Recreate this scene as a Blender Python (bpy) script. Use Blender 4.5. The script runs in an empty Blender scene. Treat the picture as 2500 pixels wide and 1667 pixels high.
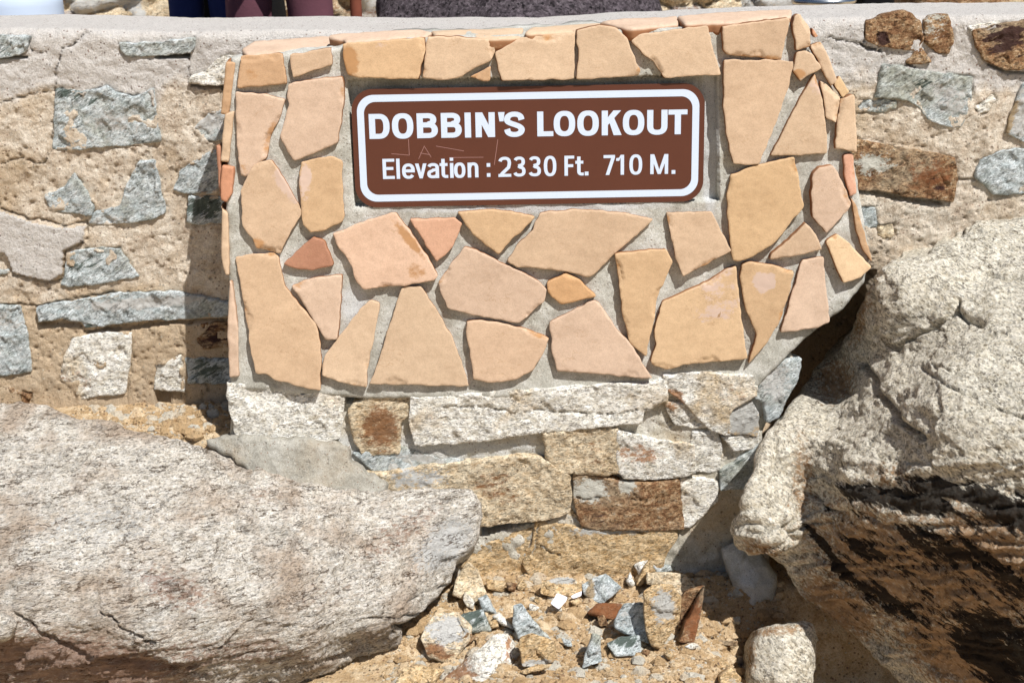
import bpy, bmesh, math, random
import numpy as np
from mathutils import Vector, Matrix
from mathutils.geometry import delaunay_2d_cdt

# ---------------------------------------------------------------- camera, sky, sun, exposure
S = bpy.context.scene
COL = S.collection
F = 3200.0                         # focal length in photo pixels (photo 2500 x 1667)
CAM = np.array([0.0, -3.4, 1.85])
PITCH, ROLL = math.radians(18.5), math.radians(-1.05)
camd = bpy.data.cameras.new('camera'); cam = bpy.data.objects.new('camera', camd); COL.objects.link(cam)
camd.sensor_width = 36; camd.lens = F / 2500 * 36; camd.clip_end = 1000; camd.clip_start = 0.05
MR = (Matrix.Rotation(math.pi/2 - PITCH, 3, 'X') @ Matrix.Rotation(ROLL, 3, 'Z'))
mw = MR.to_4x4(); mw.translation = Vector(CAM); cam.matrix_world = mw
camd.dof.use_dof = True; camd.dof.focus_distance = 3.35; camd.dof.aperture_fstop = 5.6
S.camera = cam
MRn = np.array(MR)

SUNV = Vector((0.344, -0.446, 0.826)).normalized()     # towards the sun
W = bpy.data.worlds.new('World'); S.world = W; W.use_nodes = True
nt = W.node_tree; bg = nt.nodes['Background']
sky = nt.nodes.new('ShaderNodeTexSky'); sky.sky_type = 'NISHITA'; sky.sun_disc = False
sky.sun_elevation = math.asin(SUNV.z); sky.sun_rotation = math.atan2(SUNV.x, SUNV.y)
nt.links.new(sky.outputs[0], bg.inputs[0]); bg.inputs[1].default_value = 0.05
sl = bpy.data.lights.new('sun', 'SUN'); sl.energy = 5.0; sl.angle = math.radians(0.5); sl.color = (1, 0.965, 0.915)
so = bpy.data.objects.new('sun', sl); COL.objects.link(so)
so.rotation_euler = SUNV.to_track_quat('Z', 'Y').to_euler(); so.location = (2, -3, 6)
S.view_settings.view_transform = 'Standard'; S.view_settings.look = 'None'
S.view_settings.exposure = 0.24; S.view_settings.gamma = 1

# ---------------------------------------------------------------- pixels to rays, noise
def rays(px, py):
    px = np.asarray(px, float); py = np.asarray(py, float)
    d = np.stack([(px-1250)/F, -(py-833.5)/F, -np.ones_like(px)], -1)
    return d @ MRn.T
def plane(p0, n):
    p0 = np.array(p0, float); n = np.array(n, float); n /= np.linalg.norm(n)
    def f(px, py):
        D = rays(px, py); t = ((p0-CAM) @ n)/(D @ n)
        return CAM + D*t[..., None]
    return f
def atY(Y): return plane((0, Y, 0), (0, -1, 0))
def atZ(Z): return plane((0, 0, Z), (0, 0, 1))
BAT = math.radians(4)
def front(off=0.0):                                    # the leaning front of the plinth, off metres proud of it
    n = np.array([0, -math.cos(BAT), math.sin(BAT)])
    return plane(np.array([0, 0, .9]) + n*off, n)
def pt(px, py, Y): return atY(Y)(np.array([px]), np.array([py]))[0]
def tps(anch):
    A = np.array(anch, float); X = A[:, :2]/500.; n = len(X)
    r = np.linalg.norm(X[:, None]-X[None], axis=2); K = np.where(r > 0, r*r*np.log(r+1e-12), 0) + np.eye(n)*0.003
    Pm = np.hstack([np.ones((n, 1)), X]); L = np.zeros((n+3, n+3)); L[:n, :n] = K; L[:n, n:] = Pm; L[n:, :n] = Pm.T
    w = np.linalg.solve(L, np.concatenate([A[:, 2], np.zeros(3)]))
    def f(px, py):
        px = np.asarray(px, float); py = np.asarray(py, float)
        Q = np.stack([px, py], -1)/500.; r = np.linalg.norm(Q[:, None]-X[None], axis=2)
        Y = np.where(r > 0, r*r*np.log(r+1e-12), 0) @ w[:n] + w[n] + Q @ w[n+1:]
        D = rays(px, py); return CAM + D*((Y-CAM[1])/D[:, 1])[:, None]
    return f
_rng = np.random.RandomState(7); _perm = np.tile(_rng.permutation(256), 3); _g = _rng.normal(size=(256, 3)); _g /= np.linalg.norm(_g, axis=1)[:, None]
def perlin(p):
    i = np.floor(p).astype(int); f = p-i; u = f*f*f*(f*(f*6-15)+10); i &= 255
    r = 0
    for dx in (0, 1):
        for dy in (0, 1):
            for dz in (0, 1):
                h = _perm[_perm[_perm[i[:, 0]+dx]+i[:, 1]+dy]+i[:, 2]+dz]
                w = (u[:, 0] if dx else 1-u[:, 0])*(u[:, 1] if dy else 1-u[:, 1])*(u[:, 2] if dz else 1-u[:, 2])
                r = r + w*np.einsum('ij,ij->i', _g[h], f-np.array([dx, dy, dz]))
    return r*1.5
def fbm(p, s, oct=4, rough=.55, ridge=False):
    r = 0; a = 1; t = 0
    for o in range(oct):
        v = perlin(p*s+o*17.3)
        if ridge: v = 1-2*np.abs(v)
        r = r + a*v; t += a; a *= rough; s *= 2.03
    return r/t
def worley(p, s, seed=0):                               # faceted cells: distance to the nearest and second nearest seeds, and a value for each cell
    q = p*s; i = np.floor(q).astype(int); d1 = np.full(len(p), 9.); d2 = d1.copy(); cid = np.zeros(len(p), int)
    for dx in (-1, 0, 1):
        for dy in (-1, 0, 1):
            for dz in (-1, 0, 1):
                c = i+np.array([dx, dy, dz]); h = _perm[_perm[_perm[(c[:, 0]+seed) & 255]+(c[:, 1] & 255)]+(c[:, 2] & 255)]
                fp = c+.5+.45*_g[h]; d = np.linalg.norm(fp-q, axis=1)
                m = d < d1; d2 = np.where(m, d1, np.minimum(d2, d)); cid = np.where(m, h, cid); d1 = np.where(m, d, d1)
    return d1, d2, cid
def sm(x, a, b):
    t = np.clip((x-a)/(b-a), 0, 1); return t*t*(3-2*t)
def segdist(P, poly, closed=True):
    P = np.asarray(P, float); poly = np.asarray(poly, float); best = np.full(len(P), 1e9)
    n = len(poly)
    for k in range(n if closed else n-1):
        a = poly[k]; b = poly[(k+1) % n]; ab = b-a; L = ab @ ab + 1e-9
        t = np.clip(((P-a) @ ab)/L, 0, 1); d = np.linalg.norm(P-(a+t[:, None]*ab), axis=1); best = np.minimum(best, d)
    return best
def inside(P, poly):
    x, y = P[:, 0], P[:, 1]; r = np.zeros(len(P), bool); n = len(poly); j = n-1
    for k in range(n):
        xi, yi = poly[k]; xj, yj = poly[j]
        c = ((yi > y) != (yj > y)); xx = (xj-xi)*(y-yi)/((yj-yi) if yj != yi else 1e-9)+xi
        r ^= (c & (x < xx)); j = k
    return r

# ---------------------------------------------------------------- objects
def tag(o, label=None, cat=None, group=None, kind=None):
    if label: o['label'] = label
    if cat: o['category'] = cat
    if group: o['group'] = group
    if kind: o['kind'] = kind
    return o
def empty(name, loc, *t, **k):
    o = bpy.data.objects.new(name, None); o.empty_display_size = .1; COL.objects.link(o); o.location = Vector(loc)
    return tag(o, *t, **k)
def mesh(name, V, Fc, mat, parent=None, origin=None, stain=None, side=None, smooth=True, color=None):
    V = np.asarray(V, float)
    if origin is None:
        origin = np.array([V[:, 0].mean(), V[:, 1].mean(), V[:, 2].min()]) if parent is None else V.mean(0)
    origin = np.array(origin, float)
    m = bpy.data.meshes.new(name); m.from_pydata((V-origin).tolist(), [], Fc); m.update()
    if stain is not None:
        a = m.color_attributes.new('stain', 'FLOAT_COLOR', 'POINT'); a.data.foreach_set('color', np.asarray(stain, np.float32).ravel())
    if side is not None:
        a = m.attributes.new('side', 'FLOAT', 'POINT'); a.data.foreach_set('value', np.asarray(side, np.float32))
    bm = bmesh.new(); bm.from_mesh(m); bmesh.ops.recalc_face_normals(bm, faces=bm.faces); bm.to_mesh(m); bm.free()
    if smooth: m.polygons.foreach_set('use_smooth', [True]*len(m.polygons))
    m.materials.append(mat)
    o = bpy.data.objects.new(name, m); COL.objects.link(o)
    if parent is not None:
        o.parent = parent; o.location = Vector(origin) - parent.location
    else: o.location = Vector(origin)
    if color: o.color = (*color, 1)
    return o

Z = {'A': (500, 0, 2.94), 'B': (1300, 0, 2.94), 'C': (500, 467, 2.94), 'D': (1300, 467, 2.94), 'E': (1950, 0, 2.613),
     'F': (500, 850, 2.94), 'G': (1200, 850, 2.94), 'H': (950, 1200, 2.613), 'I': (0, 0, 2.942), 'J': (0, 467, 2.613),
     'K': (1700, 1067, 2.613), 'L': (0, 950, 2.1875), 'M': (600, 1100, 2.766), 'N': (1700, 467, 2.613), 'X': (0, 0, 1)}
def px(spec):                                           # "A 12,30 40,50 | C 1,2": outline read off enlarged pieces of the photo
    out = []; z = Z['X']
    for w in spec.split():
        if w in Z: z = Z[w]; continue
        if w == '|': continue
        a, b = w.split(','); out.append((z[0]+float(a)/z[2], z[1]+float(b)/z[2]))
    return out

def outline(poly, step, jag, seed):
    rs = np.random.RandomState(seed); P = np.array(poly, float); out = []
    n = len(P)
    for k in range(n):
        a, b = P[k], P[(k+1) % n]; L = np.linalg.norm(b-a); m = max(1, int(round(L/step)))
        nr = np.array([-(b-a)[1], (b-a)[0]])/(L+1e-9)
        t = np.arange(m)/m
        q = a + (b-a)*t[:, None]
        pp = np.stack([q[:, 0], q[:, 1], np.full(m, seed*3.7)], 1)
        off = jag*(perlin(pp/22.)*1.3 + perlin(pp/8.)*.7)
        out.append(q + nr*off[:, None])
    P = np.vstack(out)
    P = (np.roll(P, 1, 0) + 2.5*P + np.roll(P, -1, 0))/4.5
    return P
def stain_of(P, stains):
    st = np.zeros((len(P), 4)); st[:, 3] = 1
    for (k, cx, cy, rx, ry, rot, s) in (stains or []):
        c, s_ = math.cos(math.radians(rot)), math.sin(math.radians(rot)); dx, dy = P[:, 0]-cx, P[:, 1]-cy
        u = (dx*c+dy*s_)/rx; v = (-dx*s_+dy*c)/ry; w = s*np.clip(1.5-np.sqrt(u*u+v*v), 0, 1)
        st[:, 'rdp'.index(k)] = np.maximum(st[:, 'rdp'.index(k)], w)
    return st
def relief(name, poly, surf, mat, parent=None, res=5, thick=.03, bev=.004, jag=1.5, noise=(), cracks=(), holes=(), bumps=(), stains=None,
           seed=1, color=None, back=None, shrink=.06, extra=None, label=None, cat=None, group=None, kind=None, step=None, facet=None, warp=None, strata=None):
    """a closed stone: outline in photo pixels laid on the surface surf, front worked with noise, cracks and facets, sides and back closed"""
    B = outline(poly, step or res, jag, seed)
    x0, y0 = B.min(0); x1, y1 = B.max(0)
    gx, gy = np.meshgrid(np.arange(x0, x1, res), np.arange(y0, y1, res*.87)); gx[1::2] += res/2
    rs = np.random.RandomState(seed+5); G = np.stack([gx.ravel(), gy.ravel()], 1) + rs.uniform(-.22, .22, (gx.size, 2))*res
    G = G[inside(G, B)]; G = G[segdist(G, B) > res*.55] if len(G) else G
    # finer rows hugging the edge so that the bevel is round
    c0 = B.mean(0)
    Bn = np.roll(B, -1, 0)-np.roll(B, 1, 0); Bn = np.stack([-Bn[:, 1], Bn[:, 0]], 1); Bn /= np.linalg.norm(Bn, axis=1)[:, None]+1e-9
    tst = inside(B+Bn*1.0, B); Bn[~tst] *= -1
    ex = [B+Bn*q for q in (res*.22,)]
    E = np.vstack(ex); E = E[inside(E, B)]; E = E[segdist(E, B) > res*.15]
    parts = [G, E]
    if extra is not None: parts.append(np.array(extra, float))
    allp = np.vstack([B]+parts)
    r = delaunay_2d_cdt([Vector(p) for p in allp], [], [list(range(len(B)))], 1, 1e-4)
    P = np.array([tuple(v) for v in r[0]]); tris = [list(f) for f in r[2]]
    orig = r[3]
    p3 = surf(P[:, 0], P[:, 1])
    dx = surf(P[:, 0]+3, P[:, 1])-surf(P[:, 0]-3, P[:, 1]); dy = surf(P[:, 0], P[:, 1]+3)-surf(P[:, 0], P[:, 1]-3)
    N = np.cross(dx, dy); N /= np.linalg.norm(N, axis=1)[:, None]; view = CAM-p3
    N *= np.sign(np.einsum('ij,ij->i', N, view))[:, None]
    scale = np.linalg.norm(view, axis=1)/F
    e = segdist(P, B)*scale
    u = np.clip(e/bev, 0, 1); h = -bev*(1-np.sqrt(np.clip(1-(1-u)**2, 0, 1)))
    q = p3 + seed*3.1
    if warp is not None: q = q @ np.array(warp).T
    for nz in noise:
        amp, s = nz[0], nz[1]; ridge = len(nz) > 2 and nz[2]; h = h + amp*fbm(q, s, 4, .55, ridge)*(.35+.65*u)
    if facet:
        for (amp, s) in facet:
            d1, d2, cid = worley(q, s, seed); gv = _g[cid % 256]; h = h + amp*(gv[:, 0]*.5 + (d1-.5)*.6)*u
    if strata:                                          # foliation: steps along a tilted direction
        amp, s, vec, mix = strata[:4];
        if len(strata) > 4: amp = amp*(.25+.75*sm(P[:, 1]-strata[4][2]*(P[:, 0]-2000), strata[4][0], strata[4][1]))
        w = (q @ np.array(vec))*s + 1.6*fbm(q, 5, 3); fr = w-np.floor(w); h = h + amp*((fr-.5)*mix + (1-mix)*np.sin(w*6.28)*.5)*(.5+fbm(q, 9, 2))*u
    wob = P + np.stack([perlin(np.c_[P/26., np.full(len(P), 3.)]), perlin(np.c_[P/26., np.full(len(P), 9.)])], 1)*7
    for (pl, wd, dp) in cracks:
        d = segdist(wob, pl, False); h = h - dp*np.exp(-(d/wd)**2)
    for (cx, cy, rx, ry, a) in bumps: h = h + a*np.exp(-((P[:, 0]-cx)/rx)**2-((P[:, 1]-cy)/ry)**2)
    for (pl, dp) in holes:
        ins = inside(P, pl); h = np.where(ins, h-dp, h)
    V = p3 + N*h[:, None]
    st = stain_of(P, stains)
    # boundary loop
    idx = {}
    for vi, ol in enumerate(orig):
        for o_ in ol:
            if o_ < len(B): idx[o_] = vi
    loop = [idx[k] for k in range(len(B)) if k in idx]
    bd = np.array(back if back is not None else -N.mean(0)); bd = bd/np.linalg.norm(bd)
    L0 = V[loop]; cen = L0.mean(0); K = 3 if thick < .1 else 7; nv = len(V); Vs = [V]; sts = [st]; side = [np.clip(1-e/(bev*.8), 0, 1)*.3]
    faces = tris; prev = loop
    for k in range(1, K+1):
        t = k/K; sh = shrink*(t**2 if thick < .1 else (t if t < .5 else t))
        R = cen + (L0-cen)*(1-sh) + bd*thick*t; R = R + (0.12*thick/K)*fbm(R+seed, 30, 2)[:, None]*rs.uniform(-1, 1, (1, 3))
        if thick >= .1: R = R + .02*np.stack([fbm(R+seed, 6, 3), fbm(R+seed+9, 6, 3), fbm(R+seed+19, 6, 3)], 1)
        ids = list(range(nv, nv+len(loop))); nv += len(loop); Vs.append(R); sts.append(st[loop]); side.append(np.ones(len(loop)))
        for a in range(len(loop)):
            b = (a+1) % len(loop); faces.append([prev[a], prev[b], ids[b], ids[a]])
        prev = ids
    Vs.append((cen+bd*thick)[None]); sts.append(st[:1]); side.append(np.ones(1))
    for a in range(len(loop)): faces.append([prev[a], prev[(a+1) % len(loop)], nv])
    o = mesh(name, np.vstack(Vs), faces, mat, parent, None, np.vstack(sts), np.concatenate(side), True, color)
    return tag(o, label, cat, group, kind)

# ---------------------------------------------------------------- materials
class NB:
    def __init__(s, name):
        s.m = bpy.data.materials.new(name); s.m.use_nodes = True; s.t = s.m.node_tree; s.n = s.t.nodes; s.b = s.n['Principled BSDF']
    def new(s, ty, ins=None, **kw):
        n = s.n.new(ty)
        for k, v in kw.items(): setattr(n, k, v)
        for k, v in (ins or {}).items(): s.set(n.inputs[k], v)
        return n
    def set(s, sock, v):
        if hasattr(v, 'is_linked') or isinstance(v, bpy.types.NodeSocket): s.t.links.new(v, sock)
        else:
            if isinstance(v, (tuple, list)) and len(v) == 3 and sock.type == 'RGBA': v = (*v, 1)
            sock.default_value = v
    def noise(s, vec, scale, detail=6, rough=.6, dist=0):
        return s.new('ShaderNodeTexNoise', {'Vector': vec, 'Scale': scale, 'Detail': detail, 'Roughness': rough, 'Distortion': dist}).outputs['Fac']
    def math(s, op, a, b=0.0, clamp=False):
        n = s.n.new('ShaderNodeMath'); n.operation = op; n.use_clamp = clamp; s.set(n.inputs[0], a); s.set(n.inputs[1], b); return n.outputs[0]
    def rng(s, v, a, b, c=0.0, d=1.0):
        n = s.n.new('ShaderNodeMapRange'); s.set(n.inputs[0], v); s.set(n.inputs[1], a); s.set(n.inputs[2], b); s.set(n.inputs[3], c); s.set(n.inputs[4], d); return n.outputs[0]
    def mix(s, f, a, b, mode='MIX'):
        n = s.n.new('ShaderNodeMix'); n.data_type = 'RGBA'; n.blend_type = mode; s.set(n.inputs[0], f); s.set(n.inputs[6], a); s.set(n.inputs[7], b); return n.outputs[2]
    def ramp(s, f, stops):
        n = s.n.new('ShaderNodeValToRGB'); s.set(n.inputs[0], f); e = n.color_ramp.elements
        while len(e) < len(stops): e.new(.5)
        for q, (p, c) in zip(e, stops): q.position = p; q.color = (*c, 1)
        return n.outputs[0]
    def coords(s, rot=(0, 0, 0), scale=(1, 1, 1)):
        tc = s.new('ShaderNodeTexCoord').outputs['Object']; rnd = s.new('ShaderNodeObjectInfo').outputs['Random']
        off = s.new('ShaderNodeVectorMath', {0: tc, 1: s.new('ShaderNodeCombineXYZ', {0: s.math('MULTIPLY', rnd, 37.), 1: s.math('MULTIPLY', rnd, 71.), 2: s.math('MULTIPLY', rnd, 13.)}).outputs[0]}, operation='ADD').outputs[0]
        if rot == (0, 0, 0) and scale == (1, 1, 1): return off
        r = s.new('ShaderNodeMapping', {'Vector': off, 'Rotation': tuple(math.radians(a) for a in rot)}).outputs[0]
        return s.new('ShaderNodeMapping', {'Vector': r, 'Scale': scale}).outputs[0]
    def stain(s):
        a = s.new('ShaderNodeAttribute', attribute_name='stain'); return s.new('ShaderNodeSeparateColor', {0: a.outputs['Color']}).outputs
    def side(s): return s.new('ShaderNodeAttribute', attribute_name='side').outputs['Fac']
    def bump(s, h, strength, dist):
        n = s.new('ShaderNodeBump', {'Strength': strength, 'Distance': dist, 'Height': h}); s.t.links.new(n.outputs[0], s.b.inputs['Normal'])
    def done(s, col, rough=.9):
        s.set(s.b.inputs['Base Color'], col); s.set(s.b.inputs['Roughness'], rough); s.b.inputs['Specular IOR Level'].default_value = .25; return s.m

def rock(name, ramp, scale=30, rot=(0, 0, 0), stretch=(1, 1, 1), grain=.5, gscale=330, rust=(.33, .13, .035), dark=(.025, .018, .014), pale=(.7, .7, .68),
         patch=None, bump=.9, bdist=.004, veins=0.0, vcol=(.1, .06, .035), sidecol=None, objcol=False, rough=.92, lines=None, pr=(.5, .68), rt=.62):
    b = NB(name); v = b.coords(rot, stretch); vi = b.coords()
    n1 = b.noise(v, scale, 9, .68, .3); n2 = b.noise(v, scale*5, 5, .7); big = b.noise(vi, 5, 5, .6, .5)
    col = b.ramp(b.math('ADD', b.math('MULTIPLY', n1, .62), b.math('MULTIPLY', n2, .38)), ramp)
    if objcol: col = b.mix(1.0, col, b.new('ShaderNodeObjectInfo').outputs['Color'], 'MULTIPLY')
    if patch: col = b.mix(b.rng(big, pr[0], pr[1], 0, .8), col, b.mix(n2, patch, tuple(x*.6 for x in patch)))
    # grains: crystals of unlike brightness
    vo = b.new('ShaderNodeTexVoronoi', {'Vector': v, 'Scale': gscale, 'Randomness': 1.0}); gv = b.new('ShaderNodeSeparateColor', {0: vo.outputs['Color']}).outputs[0]
    g = b.ramp(gv, [(0, (1-grain*1.1,)*3), (.25, (1-grain*.35,)*3), (.6, (1.06,)*3), (1, (1+grain*.4,)*3)])
    col = b.mix(1.0, col, g, 'MULTIPLY')
    st = b.stain(); nn = b.math('ADD', b.math('MULTIPLY', b.noise(v, scale*1.1, 8, .72), .7), b.math('MULTIPLY', n2, .3))
    nx_ = b.math('MULTIPLY', b.math('SUBTRACT', nn, .5), 2.4)
    def msk(k, lo=.14): return b.math('MULTIPLY', b.rng(b.math('ADD', b.math('MULTIPLY', k, .7), nx_), rt-.25-lo*.5, rt-.25+lo*.5), b.rng(k, 0, .12))
    col = b.mix(msk(st[2]), col, b.mix(n2, pale, tuple(x*.8 for x in pale)))
    col = b.mix(b.math('MULTIPLY', msk(st[0], .22), .85), col, b.mix(n1, tuple(x*1.5 for x in rust), tuple(x*.55 for x in rust)))
    nd = b.math('MULTIPLY', b.math('SUBTRACT', b.noise(b.coords(rot, (1, 1, 4.5)), 11, 8, .72), .5), 3.0)
    dm = b.math('MULTIPLY', b.rng(b.math('ADD', b.math('MULTIPLY', st[1], .8), b.math('ADD', nd, b.math('MULTIPLY', nx_, .4))), .36, .50), b.rng(st[1], 0, .12))
    col = b.mix(b.math('MULTIPLY', dm, .95), col, b.mix(n2, dark, tuple(x*2.2 for x in dark)))
    hv = b.new('ShaderNodeTexVoronoi', {'Vector': b.new('ShaderNodeVectorMath', {0: v, 1: b.new('ShaderNodeVectorMath', {0: b.new('ShaderNodeTexNoise', {'Vector': v, 'Scale': scale*2., 'Detail': 3}).outputs['Color'], 'Scale': .05}, operation='SCALE').outputs[0]}, operation='ADD').outputs[0], 'Scale': scale*1.1}, feature='DISTANCE_TO_EDGE').outputs[0]
    crk = b.math('MULTIPLY', b.rng(hv, .0, .035, 1, 0), b.rng(b.noise(vi, 14, 3), .48, .62))
    if veins: col = b.mix(b.math('MULTIPLY', crk, veins), col, vcol)
    if sidecol: col = b.mix(b.rng(b.math('ADD', b.side(), b.math('MULTIPLY', n1, .4)), .45, .8, 0, .9), col, b.mix(n1, sidecol, tuple(x*.6 for x in sidecol)))
    if lines:                                           # thin open partings along the foliation
        lv = b.coords(rot, (1, lines[1]*.5, lines[1])); ln_ = b.noise(lv, lines[0], 5, .62, .25)
        lm = b.math('MULTIPLY', b.rng(b.math('ABSOLUTE', b.math('SUBTRACT', ln_, .5)), .002, lines[2], 1, 0), b.rng(b.noise(b.coords(rot, (1, lines[1]*.25, lines[1]*.5)), lines[0]*1.6, 4, .6), .45, .55))
        col = b.mix(b.math('MULTIPLY', lm, lines[3]), col, vcol)
    h = b.math('ADD', b.math('MULTIPLY', n1, 1.0), b.math('ADD', b.math('MULTIPLY', n2, .75), b.math('MULTIPLY', gv, .24)))
    if lines: h = b.math('SUBTRACT', h, b.math('MULTIPLY', lm, .6))
    h = b.math('SUBTRACT', h, b.math('MULTIPLY', crk, .5*min(1, veins+.2)))
    b.bump(h, bump, bdist)
    return b.done(col, rough)

M = {}
M['slab'] = rock('slab_gneiss', [(.34, (.17, .12, .085)), (.42, (.52, .465, .385)), (.50, (.74, .695, .62)), (.62, (.90, .875, .83))], 48, (0, 8, 0), (1, 1.6, 3.2), .5, 150,
                 rust=(.34, .21, .15), patch=(.56, .43, .32), veins=.3, vcol=(.12, .06, .02), bump=1, bdist=.008, pr=(.47, .64), lines=(8, 7, .018, .95))
M['boulder'] = rock('boulder_granite', [(.33, (.12, .08, .045)), (.41, (.48, .42, .31)), (.49, (.74, .69, .575)), (.60, (.90, .86, .76))], 52, (0, -32, 0), (1, 1.3, 1.9), .52, 150,
                    rust=(.38, .22, .105), dark=(.007, .005, .004), bump=1, bdist=.0075, veins=.3, vcol=(.07, .035, .012), rt=.60, lines=(6, 4.5, .011, .8))
M['granite'] = rock('white_granite', [(.32, (.20, .165, .12)), (.42, (.70, .66, .56)), (.54, (.93, .92, .87))], 38, (0, 4, 0), (1, 1, 1.8), .5, 170, rust=(.36, .16, .055), veins=.3, bump=1, bdist=.006, patch=(.72, .52, .27), pr=(.54, .70), lines=(9, 4, .010, .6), vcol=(.25, .14, .05))
M['granite_tan'] = rock('tan_granite', [(.32, (.24, .13, .05)), (.43, (.64, .49, .31)), (.56, (.88, .77, .58))], 40, (0, 6, 0), (1, 1, 1.9), .5, 160, rust=(.26, .11, .04), veins=.3, bump=1, bdist=.008, patch=(.62, .43, .22), lines=(9, 4, .010, .6), vcol=(.14, .07, .02))
M['blue'] = rock('blue_grey_schist', [(.32, (.13, .155, .15)), (.43, (.40, .455, .46)), (.53, (.66, .72, .74)), (.64, (.84, .87, .88))], 34, (0, 30, 0), (1, 1, 2.2), .42, 170,
                 rust=(.40, .28, .14), dark=(.06, .08, .07), bump=1, bdist=.008, patch=(.50, .50, .38), lines=(9, 4, .010, .5), vcol=(.07, .07, .05))
M['rusty'] = rock('rust_stained_stone', [(.33, (.05, .027, .018)), (.45, (.23, .115, .055)), (.55, (.44, .29, .16)), (.66, (.70, .62, .50))], 40, (0, 10, 0), (1, 1, 1.5), .55, 150,
                  rust=(.24, .09, .035), dark=(.035, .016, .015), bump=1, bdist=.008, pale=(.66, .65, .58), patch=(.50, .42, .30))
M['ochre'] = rock('ochre_rock', [(.32, (.26, .13, .045)), (.44, (.62, .42, .21)), (.58, (.84, .66, .42))], 40, (0, 12, 0), (1, 1, 1.8), .5, 160, rust=(.32, .15, .055), veins=.35, bump=1, bdist=.009, pale=(.66, .66, .63), lines=(9, 4, .012, .7), vcol=(.16, .08, .025))
M['sand'] = rock('sandstone_facing', [(.3, (.70, .67, .64)), (.5, (.84, .83, .82)), (.68, (.95, .95, .95))], 9, (0, 0, 0), (1, 1, 1.3), .08, 420, objcol=True, bump=.25, bdist=.0018,
                 rust=(.42, .22, .09), dark=(.2, .12, .06), pale=(.66, .50, .41), sidecol=(.33, .14, .055), rough=.8, rt=.56, lines=(3.5, 2, .0035, .35), vcol=(.40, .25, .14))
def sand_mortar(name, ramp, pits, scale, bump, bdist, specks, ochre=None, pale=None):
    b = NB(name); v = b.coords(); n1 = b.noise(v, scale, 8, .65); n2 = b.noise(v, 160, 5, .75); big = b.noise(v, 4.5, 5, .6, .4)
    col = b.ramp(b.math('ADD', b.math('MULTIPLY', n1, .6), b.math('MULTIPLY', n2, .4)), ramp)
    st = b.stain()
    if ochre: col = b.mix(b.math('MULTIPLY', b.rng(b.math('ADD', big, b.math('MULTIPLY', st[0], .45)), .5, .7), .85), col, b.mix(n1, ochre, tuple(x*.62 for x in ochre)))
    if pale: col = b.mix(b.math('MULTIPLY', b.rng(b.math('ADD', b.math('ADD', b.math('MULTIPLY', n1, .35), b.math('MULTIPLY', st[2], .8)), .0), .45, .65), .9), col, b.mix(n2, pale, tuple(x*.72 for x in pale)))
    vo = b.new('ShaderNodeTexVoronoi', {'Vector': v, 'Scale': specks[0]}); gv = b.new('ShaderNodeSeparateColor', {0: vo.outputs['Color']}).outputs
    dot = b.math('MULTIPLY', b.rng(vo.outputs['Distance'], .22, .34, 1, 0), b.rng(gv[0], 1-specks[1], 1-specks[1]+.02))
    col = b.mix(b.math('MULTIPLY', dot, .75), col, b.ramp(gv[1], [(0, (.10, .06, .045)), (.5, (.24, .12, .07)), (.75, (.12, .12, .11)), (1, (.75, .72, .62))]))
    g = b.ramp(b.noise(v, 420, 2, .8), [(.3, (.62,)*3), (.5, (1,)*3), (.7, (1.22,)*3)]); col = b.mix(1.0, col, g, 'MULTIPLY')
    pv = b.new('ShaderNodeTexVoronoi', {'Vector': v, 'Scale': pits[0]}); pm = b.new('ShaderNodeSeparateColor', {0: pv.outputs['Color']}).outputs[0]
    pit = b.math('MULTIPLY', b.rng(pv.outputs['Distance'], .12, .42, 1, 0), b.rng(pm, 1-pits[1], 1-pits[1]+.1))
    ps = b.math('SUBTRACT', 1.0, b.math('MULTIPLY', st[2], .85), True)
    pit = b.math('MULTIPLY', b.math('MULTIPLY', pit, ps), b.rng(b.noise(v, 9, 3), .44, .60))
    h = b.math('SUBTRACT', b.math('ADD', n1, b.math('MULTIPLY', n2, .7)), b.math('MULTIPLY', pit, .8))
    col = b.mix(b.math('MULTIPLY', pit, .45), col, (.13, .075, .04))
    b.bump(h, bump, bdist); return b.done(col, .95)
M['mortar'] = sand_mortar('grey_mortar', [(.32, (.27, .26, .22)), (.5, (.46, .455, .41)), (.64, (.64, .64, .61))], (120, .25), 14, .8, .003, (210, .10), pale=(.62, .635, .64))
M['fmortar'] = sand_mortar('rough_pale_mortar', [(.32, (.33, .295, .23)), (.48, (.56, .53, .45)), (.62, (.74, .72, .66))], (80, .35), 18, 1, .009, (130, .2), ochre=(.60, .47, .30), pale=(.68, .69, .67))
M['skirt'] = sand_mortar('cement_fillet', [(.32, (.22, .205, .17)), (.5, (.36, .345, .30)), (.64, (.50, .49, .45))], (100, .35), 16, 1, .005, (160, .2), ochre=(.42, .34, .24))
M['tan'] = sand_mortar('weathered_tan_mortar', [(.32, (.34, .25, .185)), (.45, (.63, .53, .415)), (.58, (.84, .765, .655))], (48, .3), 26, 1, .011, (110, .22), ochre=(.68, .52, .345), pale=(.76, .735, .71))
M['soil'] = sand_mortar('gravelly_soil', [(.32, (.30, .18, .08)), (.47, (.60, .43, .25)), (.62, (.82, .68, .48))], (110, .35), 26, 1, .012, (90, .35), ochre=(.60, .41, .22), pale=(.70, .68, .6))
def flat(name, col, rough=.5, metal=0.0, n=.06, ns=6, spec=.5, bmp=0):
    b = NB(name); v = b.coords(); f = b.noise(v, ns, 5, .6)
    c = b.mix(f, tuple(x*(1-n*2) for x in col), tuple(min(1, x*(1+n*2)) for x in col)); m = b.done(c, rough); b.b.inputs['Metallic'].default_value = metal
    b.b.inputs['Specular IOR Level'].default_value = spec
    if bmp: b.bump(b.noise(v, ns*10, 4, .6), bmp, .002)
    return m
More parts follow.
